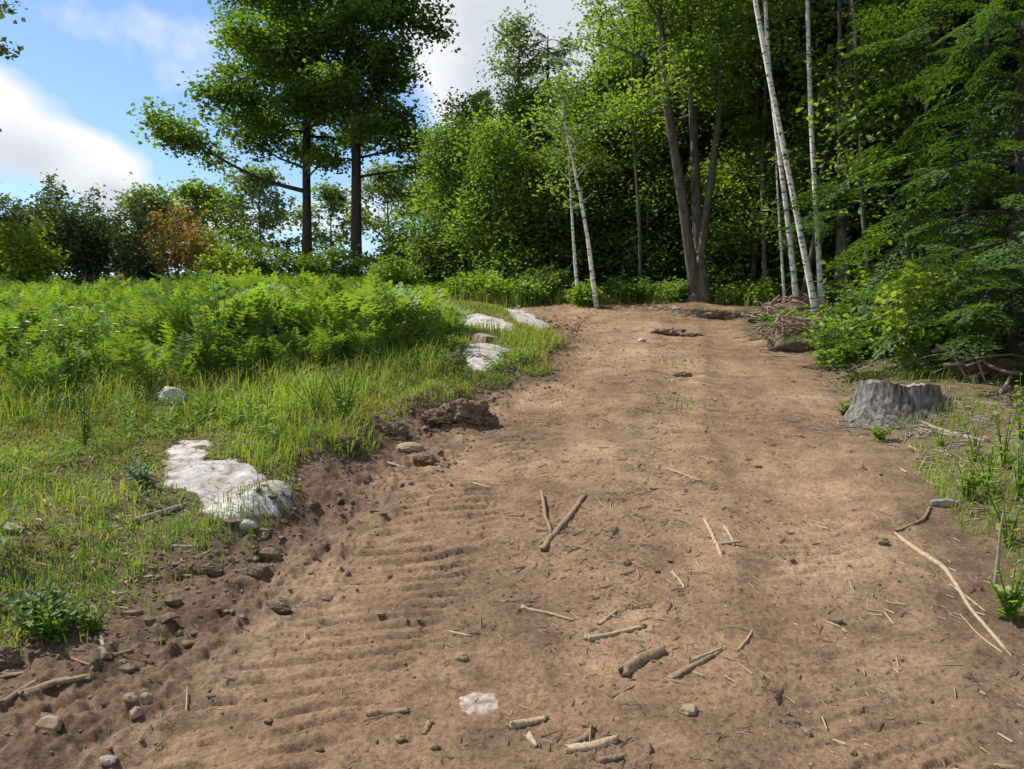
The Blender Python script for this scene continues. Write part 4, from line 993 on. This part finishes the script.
# ------------------------------------------------------------------ loose crumbs and litter (stuff)
def crumbs():
    r = np.random.default_rng(1701); v0, f0 = ICO1; n = 13000
    y = 1.9+r.random(n)**1.5*13; x = np.where(r.random(n) < .75, XL(y)+np.abs(r.normal(0, .45, n))-.15, r.uniform(-1, 1, n)*1.7+XC(y))
    k = edge_d(x, y) > -.15; x, y = x[k], y[k]
    cl = sstep(-.2, .35, fbm(x*2.2, y*2.2, 3, 93)); k = r.random(len(x)) < .25+.75*cl; x, y = x[k], y[k]; n = len(x)
    s = np.exp(r.normal(math.log(.0055), .6, n)); s = np.minimum(s, .035)*np.where(x-XC(y) < -1.2, 1.5, .9)
    z = H(x, y); mb = MB()
    V = v0[None]*(1+.35*r.normal(0, 1, (n, len(v0), 1)).clip(-1, 1))*s[:, None, None]*r.uniform(.6, 1.25, (n, 1, 3))*np.array([1, 1, .7])
    V = V+np.stack([x, y, z+s*.15], -1)[:, None]
    F = (f0[None]+(np.arange(n)*len(v0))[:, None, None]).reshape(-1, 3); mb.add(V.reshape(-1, 3), None, F)
    tag(mb.obj('earth_crumbs', M['clod']), 'loose crumbs of brown earth strewn over the track', 'earth', None, 'stuff')
    m = 9000; y = 2.6+r.random(m)**1.2*8; x = np.where(r.random(m) < .78, XL(y)-r.random(m)*(1+y*.55), XR(y)+r.random(m)*2.5); mb = MB(); k = (edge_d(x, y) < .15); x, y = x[k], y[k]; m = len(x)
    a = r.uniform(0, 6.28, m); ax = np.stack([np.cos(a), np.sin(a), r.normal(.05, .15, m)], -1); L = np.exp(r.normal(math.log(.05), .5, m)).clip(.015, .16)
    mb.leaves(np.stack([x, y, H(x, y)+.008+.02*r.random(m)], -1), ax, r.normal(0, .5, (m, 3))+np.array([0, 0, 1]), L, .004+.012*r.random(m)**3, .03)
    tag(mb.obj('dry_litter', M['straw']), 'dead grass stalks and leaves littering the slope beside the track', 'litter', None, 'stuff')
    # slivers of wood, bark and straw
    n = 12000; y = 2.0+r.random(n)**1.4*13; x = np.where(r.random(n) < .6, XC(y)+r.normal(.1, .45, n), r.uniform(-1.7, 1.8, n)+XC(y)); k = edge_d(x, y) > -.3; x, y = x[k], y[k]
    cl = sstep(-.1, .4, fbm(x*1.8+5, y*1.8, 3, 95)); k = r.random(len(x)) < .2+.8*cl; x, y = x[k], y[k]; n = len(x)
    for mname, lab, frac, lo in (('straw', 'straw-coloured wood slivers scattered on the track', .72, 0), ('brown_wood', 'dark bark slivers scattered on the track', 1, .72)):
        sel = (np.arange(n)/n >= lo) & (np.arange(n)/n < frac); m = sel.sum(); mb = MB()
        L = np.exp(r.normal(math.log(.022), .65, m)).clip(.007, .14); W = L*.045+.002*r.uniform(.5, 2, m)
        a = r.uniform(0, 6.28, m); d = np.stack([np.cos(a), np.sin(a), r.normal(0, .12, m)], -1); s = np.stack([-np.sin(a), np.cos(a), 0*a], -1)*W[:, None]*.5
        c = np.stack([x[sel], y[sel], 0*a], -1); p0 = c-d*L[:, None]*.5; p1 = c+d*L[:, None]*.5
        p0[:, 2] += H(p0[:, 0], p0[:, 1])+.002; p1[:, 2] += H(p1[:, 0], p1[:, 1])+.003
        up = np.array([0, 0, 1])*W[:, None]*.5
        V = np.stack([p0-s, p0+s, p0+up*2, p1-s*.6, p1+s*.6, p1+up*1.6], 1).reshape(-1, 3)
        i = np.arange(m)[:, None]*6
        Q = np.concatenate([i+np.array([[0, 3, 5, 2]]), i+np.array([[1, 2, 5, 4]])]); T = np.concatenate([i+np.array([[0, 2, 1]]), i+np.array([[3, 4, 5]])])
        mb.add(V, Q, T); tag(mb.obj('wood_litter', M[mname]), lab, 'wood litter', None, 'stuff')
crumbs()

# ------------------------------------------------------------------ sticks
def stick(pts, r, label, mat='dry_wood', name='stick', taper=.6, seed=0, group='sticks lying on the track', lift=.15, fork=None, cat='stick', wig=.03, sides=9, tilt=None):
    rg = np.random.default_rng(seed+2000); G = np.array([gp(*p) for p in pts]); n = 20
    P = resample(G, n); L = np.linalg.norm(P[-1]-P[0]); wv = rg.normal(0, wig*L*.35, 2); P[:, :2] += np.sin(np.linspace(0, PI, n))[:, None]*wv+np.vstack([[0, 0], rg.normal(0, r*.12, (n-2, 2)), [0, 0]])
    zg = H(P[:, 0], P[:, 1]); tt = np.linspace(0, 1, n)
    co = np.polyfit(tt, zg, 1 if len(pts) <= 3 else 3); zf = np.polyval(co, tt)
    P[:, 2] = zf+r*lift+max(0, np.percentile(zg-zf, 70)*.4)
    if tilt: P[:, 2] += np.linspace(tilt[0], tilt[1], n)
    loc = P[n//2].copy(); mb = MB(); rd = r*np.linspace(1, taper, n)*(1+.012*rg.normal(0, 1, n)); rd[0] *= .85; rd[-1] *= .7; mb.tube(P, rd, 11, .5, seed, gz=max(.06, L*2.2/n))
    V0 = mb.v[0]; ne = 22; V0[:ne] += rg.normal(0, r*.45, (ne, 3)); V0[-ne:] += rg.normal(0, r*.35, (ne, 3))
    if not fork:
        return tag(mb.obj(name, M[mat], None, loc, True, loc), label, cat, group)
    root = thing(name, label, cat, loc, 0, group)
    mb.obj('branch', M[mat], root, None, True, loc)
    for fp, fr, lf in fork:
        m2 = MB(); G = np.array([gp(*p) for p in fp]); Q = resample(G, 9); zg = H(Q[:, 0], Q[:, 1]); Q[:, 2] = np.linspace(zg[0], zg[-1], 9)+r*lift+np.linspace(0, lf, 9)
        Q[1:-1, :2] += rg.normal(0, .004, (7, 2))
        m2.tube(Q, np.linspace(fr, fr*.7, 9), 8, .2, seed+3); m2.obj('prong', M[mat], root, None, True, loc)
    return root
stick([(543, 552), (552, 536), (585, 496)], .017, 'forked brown stick lying like a V mid-track', 'brown_wood', 'forked_stick', .75, 1, fork=[([(551, 536), (545, 515), (541, 496)], .012, .03)])
stick([(667, 469), (702, 482)], .013, 'pale straight stick on the upper crown of the track', seed=2)
stick([(522, 609), (548, 614), (573, 621)], .009, 'slim pale stick just below the forked stick', seed=3, taper=.8)
stick([(622, 675), (640, 662), (664, 654)], .020, 'thick short brown stick in the lower middle of the track', 'brown_wood', seed=4, taper=.85)
stick([(588, 641), (612, 635), (643, 627)], .015, 'half-buried tan branch above the thick short stick', 'dry_wood', seed=5, lift=.0)
stick([(600, 625), (616, 613)], .009, 'little tan stub above the half-buried branch', seed=6)
stick([(670, 680), (692, 668), (726, 648)], .013, 'dark split stick right of the thick short one', 'brown_wood', seed=7, lift=.0)
stick([(690, 664), (722, 650)], .010, 'pale sliver lying along the dark split stick', seed=27, lift=.9)
stick([(610, 697), (634, 687)], .006, 'thin dark twig below the thick short stick', 'brown_wood', seed=8)
stick([(511, 728), (528, 722), (546, 719)], .014, 'short round stick near the white rock top', 'dry_wood', seed=9)
stick([(527, 737), (536, 748)], .010, 'pale stub below the short round stick', 'dry_wood', seed=10)
stick([(566, 752), (592, 747), (617, 741)], .013, 'pale peeled wood piece at the bottom of the track', 'dry_wood', 'wood_piece', seed=11, taper=.9, cat='wood piece')
stick([(568, 748), (582, 741), (594, 731)], .014, 'flat wood piece leaning on the pale peeled one', 'brown_wood', 'wood_piece', seed=12, cat='wood piece')
stick([(600, 762), (626, 757)], .011, 'brown wood piece under the pale peeled one at the bottom border', 'brown_wood', 'wood_piece', seed=13, cat='wood piece')
stick([(368, 717), (388, 713), (408, 714)], .011, 'dark crooked stick at the lower left of the track', 'brown_wood', seed=14)
stick([(448, 632), (470, 637)], .007, 'short tan stick left of the slim pale one', seed=15)
stick([(430, 724), (424, 735)], .010, 'dark stub in the tread marks near the bottom', 'brown_wood', seed=16)
stick([(704, 520), (712, 540), (722, 558)], .011, 'broken pale branch lying down the crown of the track', seed=17, fork=[([(714, 545), (728, 544), (742, 546)], .008, .02)], name='forked_stick')
stick([(724, 526), (730, 536), (734, 546)], .009, 'pale splinter beside the broken branch', seed=18)
stick([(738, 652), (748, 641), (753, 630)], .007, 'thin pale twig right of the split stick', seed=19)
stick([(672, 573), (684, 588)], .008, 'tan twig below the broken pale branch', seed=20)
stick([(867, 610), (884, 612), (894, 625)], .005, 'thin straw twig on the lower right of the track', 'straw', seed=21)
stick([(930, 506), (920, 520), (896, 532)], .010, 'dark upper piece of the long bent branch on the right verge', 'brown_wood', seed=22, group='branches on the right verge')
stick([(895, 534), (916, 551), (944, 569), (961, 592), (972, 612), (1012, 657)], .011, 'long pale bent branch lying along the right edge of the track', 'dry_wood', 'branch', seed=23, taper=.7, cat='branch', group='branches on the right verge', wig=.004)
stick([(950, 585), (972, 602), (985, 612)], .005, 'thin twig springing from the long bent branch', 'dry_wood', seed=24, group='branches on the right verge')
stick([(960, 615), (985, 640), (1004, 655)], .005, 'thin straw stalk beside the lower end of the long bent branch', 'straw', seed=25, group='branches on the right verge')
stick([(760, 355), (776, 357), (793, 357)], .013, 'pale stick at the foot of the brush heap', seed=26)
stick([(635, 409), (660, 414)], .010, 'brown twig across the crown of the upper track', 'brown_wood', seed=28)
stick([(700, 458), (722, 462)], .007, 'thin twig right of the pale straight stick', seed=29)
stick([(24, 697), (55, 690), (93, 677)], .014, 'long brown stick at the lower left border, rightmost of three', 'brown_wood', seed=30, group='sticks at the lower left')
stick([(0, 707), (16, 696), (36, 681)], .012, 'middle of three brown sticks at the lower left border', 'brown_wood', seed=31, group='sticks at the lower left')
stick([(-10, 681), (8, 677), (27, 671)], .010, 'uppermost of three brown sticks at the lower left border', 'brown_wood', seed=32, group='sticks at the lower left')
stick([(101, 634), (104, 645)], .008, 'pale chip standing out below the silvery weed', 'gray_wood', 'wood_chip', seed=33, group='sticks at the lower left', cat='wood chip')
stick([(102, 651), (107, 659)], .008, 'second pale chip, just under the first', 'gray_wood', 'wood_chip', seed=34, group='sticks at the lower left', cat='wood chip')
stick([(113, 657), (132, 652)], .007, 'short brown twig right of the pale chips', 'brown_wood', seed=35, group='sticks at the lower left')
stick([(72, 662), (90, 667)], .006, 'dark twig left of the pale chips', 'brown_wood', seed=36, group='sticks at the lower left')
stick([(135, 522), (160, 514), (188, 503)], .018, 'weathered grey branch left of the white slab', 'gray_wood', 'branch', seed=37, cat='branch', group='branches in the left grass')
stick([(172, 545), (198, 545)], .013, 'grey wood scrap at the grass edge below the white slab', 'gray_wood', 'wood_piece', seed=38, cat='wood piece', group='branches in the left grass')
stick([(195, 560), (212, 550)], .010, 'tan wood scrap beside the grey scrap', 'dry_wood', 'wood_piece', seed=39, cat='wood piece', group='branches in the left grass')
stick([(388, 462), (406, 468)], .012, 'pale stick below the half-buried stone on the bank', 'gray_wood', seed=40, group='branches in the left grass')

# upright dead stick on the right
o = dead_pole([(995, 586), (998, 560), (1000, 535), (1003, 512)], gp(995, 586)[1], .011, 'short pale dead stem standing among the right-hand weeds', 'gray_wood', None, twigs=0, seed=9)
o['category'] = 'dead plant'; o.name = 'dead_plant'; o.location.z = gp(995, 586)[2]

# ------------------------------------------------------------------ stump
def stump():
    b = gp(898, 414); b[2] -= .02; root = thing('tree_stump', 'weathered grey cut stump with ridged bark at the right edge of the track', 'stump', b)
    nth, nz = 220, 40; th = np.linspace(0, 2*PI, nth, endpoint=False)
    TH, T = np.meshgrid(th, np.linspace(0, 1, nz))
    cx, sx = np.cos(TH), np.sin(TH)
    g = np.stack([cx*1.5, sx*1.5, 0*cx], -1).reshape(-1, 3)
    lob = fbm3(g+5, 2, 7).reshape(TH.shape); fine = fbm3(np.stack([cx*6, sx*6, T*1.6], -1).reshape(-1, 3), 4, 9).reshape(TH.shape)
    Rr = .345*(1+.05*lob)+(.11+.24*np.clip(lob+.1, 0, 1))*(1-T)**2.2
    Rr = Rr*(1+.085*fine)*(1-.10*T)
    top = .275+.018*noise2(TH[0]*2, 0*TH[0], 3)-.015*cx[0]+.010*noise2(TH[0]*9, 0*TH[0], 5)
    Z = T*top[None]-.06*(1-T)
    V = np.stack([cx*Rr, sx*Rr*.9, Z], -1).reshape(-1, 3)
    i = np.arange(nz-1)[:, None]*nth; j = np.arange(nth)[None]; k = (j+1) % nth
    mb = MB(); mb.add(V, np.stack([i+j, i+k, i+nth+k, i+nth+j], -1).reshape(-1, 4)); mb.obj('bark', M['stump_bark'], root, smooth=True)
    rim = V[-nth:]; cen = rim.mean(0); mb = MB(); rings = []
    for q in (1, .93, .7, .4, .12, .001):
        p = cen+(rim-cen)*q; p[:, 2] = (cen[2]-.03)*(1-q**3)+rim[:, 2]*q**3-(.012 if q < 1 else 0)+.012*noise2(p[:, 0]*20, p[:, 1]*20, 4); rings.append(p)
    nr = len(rings); i = np.arange(nr-1)[:, None]*nth
    mb.add(np.vstack(rings), np.stack([i+j, i+k, i+nth+k, i+nth+j], -1).reshape(-1, 4)); mb.obj('cut_top', M['stump_cut'], root, smooth=True)
    r = np.random.default_rng(5)
    for a, L in ((-2.7, .45), (-1.35, .35), (.0, .6)):
        P = []
        for s in np.linspace(0, 1, 9):
            x = math.cos(a)*(.30+.6*L*s)+.04*math.sin(5*s+a); y = math.sin(a)*(.28+.6*L*s); P.append((x, y, max(hz(b[0]+x, b[1]+y)-b[2]+.02-.05*s, .10*(1-s)**2-.02)))
        mb = MB(); mb.tube(np.array(P), np.linspace(.05, .010, 9), 10, .2, int(a*10+40)); mb.obj('root', M['stump_bark'], root, smooth=True)
stump()

# ------------------------------------------------------------------ brush heap and branches at the wood's edge
def brush_heap(px, py, w, dpt, h, n, seed, label, rmat='root', Lr=(.25, .8)):
    r = np.random.default_rng(seed); b = gp(px, py); root = thing('brush_heap', label, 'brush heap', b, 0, 'heaps of torn roots and earth')
    v, f = ICO3; p = v*(1+.45*fbm3(v*1.7+seed, 3, seed)[:, None]+.22*fbm3(v*6, 4, seed)[:, None])*np.array([w*.8, dpt*.8, h*.6]); mb = MB(); mb.add(p, None, f); mb.obj('earth_mound', M['clod'], root, smooth=True)
    for i in range(n):
        a = r.uniform(0, 6.28); q = r.random()**.5; x, y = math.cos(a)*w*q, math.sin(a)*dpt*q
        z = h*.72*math.sqrt(max(0, 1-q*q))+.02
        d = np.array([r.normal(0, 1), r.normal(0, .7), r.normal(.05, .35)])
        B = bez((x, y, z), d, r.uniform(*Lr), 6, r, -.5, .22); B -= (B.mean(0)-np.array([x, y, z]))*.6
        gz = H(B[:, 0]+b[0], B[:, 1]+b[1])-b[2]; B[:, 2] = np.maximum(B[:, 2], gz+.01)
        rr = .006+.016*r.random()**2
        mb = MB(); mb.tube(B, np.linspace(rr, rr*.4, 7), 7, .2, i); mb.obj('root', M[rmat if i % 4 else 'gray_wood'], root, smooth=True)
brush_heap(800, 346, .58, .42, .44, 80, 1801, 'heap of torn roots and earth at the foot of the white birches')
brush_heap(794, 318, .6, .45, .42, 44, 1802, 'second heap of roots and earth just behind the first')
brush_heap(760, 322, .3, .25, .12, 18, 1803, 'low spill of roots left of the main brush heap')
brush_heap(985, 372, .8, .5, .28, 40, 1804, 'tangle of dead brush in the shade right of the stump', 'gray_wood', (.4, 1.2))
G8 = 'dead branches around the stump'
stick([(905, 414), (945, 432), (990, 442)], .018, 'grey weathered branch lying right of the stump', 'gray_wood', 'branch', seed=50, cat='branch', group=G8)
stick([(918, 428), (950, 438), (975, 436)], .011, 'thinner grey branch under the weathered one', 'gray_wood', 'branch', seed=51, cat='branch', group=G8)
stick([(940, 405), (975, 402), (1024, 408)], .014, 'pale dead branch stretching right from the stump', 'gray_wood', 'branch', seed=52, cat='branch', group=G8)
stick([(970, 384), (1000, 376), (1030, 382)], .02, 'dead limb lying at the right border in the shade', 'gray_wood', 'branch', seed=53, cat='branch', group=G8, tilt=(.02, .15))
stick([(908, 446), (922, 452)], .009, 'pale wood chip in front of the stump', 'dry_wood', 'wood_chip', seed=54, cat='wood chip', group=G8)
stick([(885, 432), (903, 424)], .012, 'bark strip at the front foot of the stump', 'root', 'bark_strip', seed=55, cat='bark strip', group=G8)
stick([(935, 450), (952, 458)], .010, 'grey twig below the weathered branch', 'gray_wood', seed=56, group=G8)
stick([(1000, 395), (1012, 372), (1030, 350)], .016, 'broken limb propped up at the right border', 'gray_wood', 'branch', seed=57, cat='branch', group=G8, tilt=(0, .25))
def verge_litter():
    r = np.random.default_rng(1901); mb = MB(); n = 700
    y = r.uniform(4.4, 9.8, n); x = XR(y)+np.abs(r.normal(.2, .5, n)); sb = gp(898, 416); q = r.random(n) < .45; x = np.where(q, sb[0]+r.normal(.15, .45, n), x); y = np.where(q, sb[1]+r.normal(-.25, .35, n), y)
    
    for i in range(n):
        a = r.uniform(0, 6.28); L = r.uniform(.04, .22); p0 = np.array([x[i], y[i]]); p1 = p0+L*np.array([math.cos(a), math.sin(a)])
        P = np.array([[*p0, hz(*p0)+.006], [*p1, hz(*p1)+.01+.03*r.random()]]); P = resample(P, 3); P[1, :2] += r.normal(0, .01, 2)
        mb.tube(P, np.array([1, .9, .6])*r.uniform(.002, .006), 5, cap=False)
    tag(mb.obj('twig_litter', M['gray_wood'], smooth=True), 'grey twigs and chips littering the ground around the stump', 'twigs', None, 'stuff')
verge_litter()

# ------------------------------------------------------------------ sky, sun, camera
SUN_AZ, SUN_EL = -62.0, 53.0                       # clockwise from the viewing direction; elevation
def sky():
    w = bpy.data.worlds.new('World'); SC.world = w; w.use_nodes = True; nt = w.node_tree; L = nt.links; nt.nodes.clear()
    out = N(nt, 'ShaderNodeOutputWorld'); bg = N(nt, 'ShaderNodeBackground'); bg.inputs['Strength'].default_value = .12
    st = N(nt, 'ShaderNodeTexSky', sky_type='NISHITA', sun_disc=False); st.sun_elevation = math.radians(SUN_EL); st.sun_rotation = math.radians(SUN_AZ % 360)
    st.air_density = 1.0; st.dust_density = .4; st.ozone_density = 2.0; st.altitude = 300
    tc = N(nt, 'ShaderNodeTexCoord'); D = tc.outputs['Generated']
    def math_(op, a, b=None, clamp=False):
        n = N(nt, 'ShaderNodeMath', operation=op); n.use_clamp = clamp
        for k, v in enumerate((a, b)):
            if v is None: continue
            if hasattr(v, 'links'): L.new(v, n.inputs[k])
            else: n.inputs[k].default_value = v
        return n.outputs[0]
    def density(vec):
        n1 = N(nt, 'ShaderNodeTexNoise', i_Scale=8.0, i_Detail=9, i_Roughness=.55); L.new(vec, n1.inputs['Vector'])
        s = math_('MULTIPLY', math_('SUBTRACT', n1.outputs['Fac'], .5), 1.5)
        for (px, py, rx, rz, amt) in CL:
            d = ray(px, py); d /= np.linalg.norm(d)
            sub = N(nt, 'ShaderNodeVectorMath', operation='SUBTRACT'); L.new(vec, sub.inputs[0]); sub.inputs[1].default_value = d
            mul = N(nt, 'ShaderNodeVectorMath', operation='MULTIPLY'); L.new(sub.outputs[0], mul.inputs[0]); mul.inputs[1].default_value = (F_PX/rx, F_PX/rx*.5, F_PX/rz)
            ln = N(nt, 'ShaderNodeVectorMath', operation='LENGTH'); L.new(mul.outputs[0], ln.inputs[0])
            mr = N(nt, 'ShaderNodeMapRange', interpolation_type='SMOOTHSTEP'); L.new(ln.outputs['Value'], mr.inputs['Value'])
            mr.inputs['From Min'].default_value = 1.35; mr.inputs['From Max'].default_value = .25; mr.inputs['To Min'].default_value = 0; mr.inputs['To Max'].default_value = amt
            s = math_('ADD', s, mr.outputs[0])
        return s
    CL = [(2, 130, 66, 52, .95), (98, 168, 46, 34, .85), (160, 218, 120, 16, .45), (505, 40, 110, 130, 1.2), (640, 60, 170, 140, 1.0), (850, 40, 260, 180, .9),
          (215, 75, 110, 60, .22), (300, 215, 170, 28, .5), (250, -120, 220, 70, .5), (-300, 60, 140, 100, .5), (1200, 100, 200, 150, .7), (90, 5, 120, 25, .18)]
    def big(vec, s):  # unseen bright clouds behind the camera, added as fill light for the shadows
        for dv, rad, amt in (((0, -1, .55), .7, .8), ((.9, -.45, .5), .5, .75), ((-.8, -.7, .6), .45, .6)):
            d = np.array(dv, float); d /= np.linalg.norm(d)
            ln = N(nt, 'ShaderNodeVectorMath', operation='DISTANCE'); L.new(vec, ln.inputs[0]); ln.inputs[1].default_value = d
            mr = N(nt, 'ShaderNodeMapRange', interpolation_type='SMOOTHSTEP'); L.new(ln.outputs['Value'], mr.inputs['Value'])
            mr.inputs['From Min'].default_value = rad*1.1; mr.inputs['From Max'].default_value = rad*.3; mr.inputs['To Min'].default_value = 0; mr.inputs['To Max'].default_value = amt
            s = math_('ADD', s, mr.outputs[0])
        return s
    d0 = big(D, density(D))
    up = N(nt, 'ShaderNodeVectorMath', operation='ADD'); L.new(D, up.inputs[0]); up.inputs[1].default_value = (-.035, .0, .045)
    d1 = density(up.outputs[0])
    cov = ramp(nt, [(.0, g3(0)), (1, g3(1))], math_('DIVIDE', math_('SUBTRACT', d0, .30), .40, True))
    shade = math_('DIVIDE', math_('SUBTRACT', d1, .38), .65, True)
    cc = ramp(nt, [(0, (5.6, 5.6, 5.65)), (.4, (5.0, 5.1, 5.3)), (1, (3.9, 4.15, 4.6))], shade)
    # thin haze veil over the blue
    hs = N(nt, 'ShaderNodeHueSaturation', i_Saturation=1.02, i_Value=.90); L.new(st.outputs[0], hs.inputs['Color'])
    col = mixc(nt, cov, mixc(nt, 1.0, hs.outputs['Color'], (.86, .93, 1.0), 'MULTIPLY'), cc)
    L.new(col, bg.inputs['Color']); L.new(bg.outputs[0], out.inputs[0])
sky()

sl = bpy.data.lights.new('sun', 'SUN'); sl.energy = 5.0; sl.angle = math.radians(.5); sl.color = (1, .95, .86)
so = bpy.data.objects.new('sun', sl); COL.objects.link(so)
az, el = math.radians(SUN_AZ), math.radians(SUN_EL)
to_sun = Vector((math.sin(az)*math.cos(el), math.cos(az)*math.cos(el), math.sin(el)))
so.rotation_euler = to_sun.to_track_quat('Z', 'Y').to_euler(); so.location = to_sun*60

cam = bpy.data.cameras.new('camera'); co = bpy.data.objects.new('camera', cam); COL.objects.link(co)
cam.sensor_width = 36; cam.lens = F_PX/1024*36; cam.clip_end = 2000; cam.clip_start = .05
co.location = CAM; co.rotation_euler = (PI/2-PITCH, 0, 0); SC.camera = co

SC.render.engine = 'CYCLES'
SC.cycles.max_bounces = 10; SC.cycles.diffuse_bounces = 6; SC.cycles.glossy_bounces = 2; SC.cycles.transmission_bounces = 4
SC.cycles.use_denoising = True
try: SC.cycles.denoiser = 'OPENIMAGEDENOISE'
except Exception: pass
SC.cycles.sample_clamp_indirect = 6
SC.view_settings.view_transform = 'Standard'; SC.view_settings.look = 'None'
SC.view_settings.exposure = .60; SC.view_settings.gamma = 1; SC.view_settings.use_curve_mapping = False
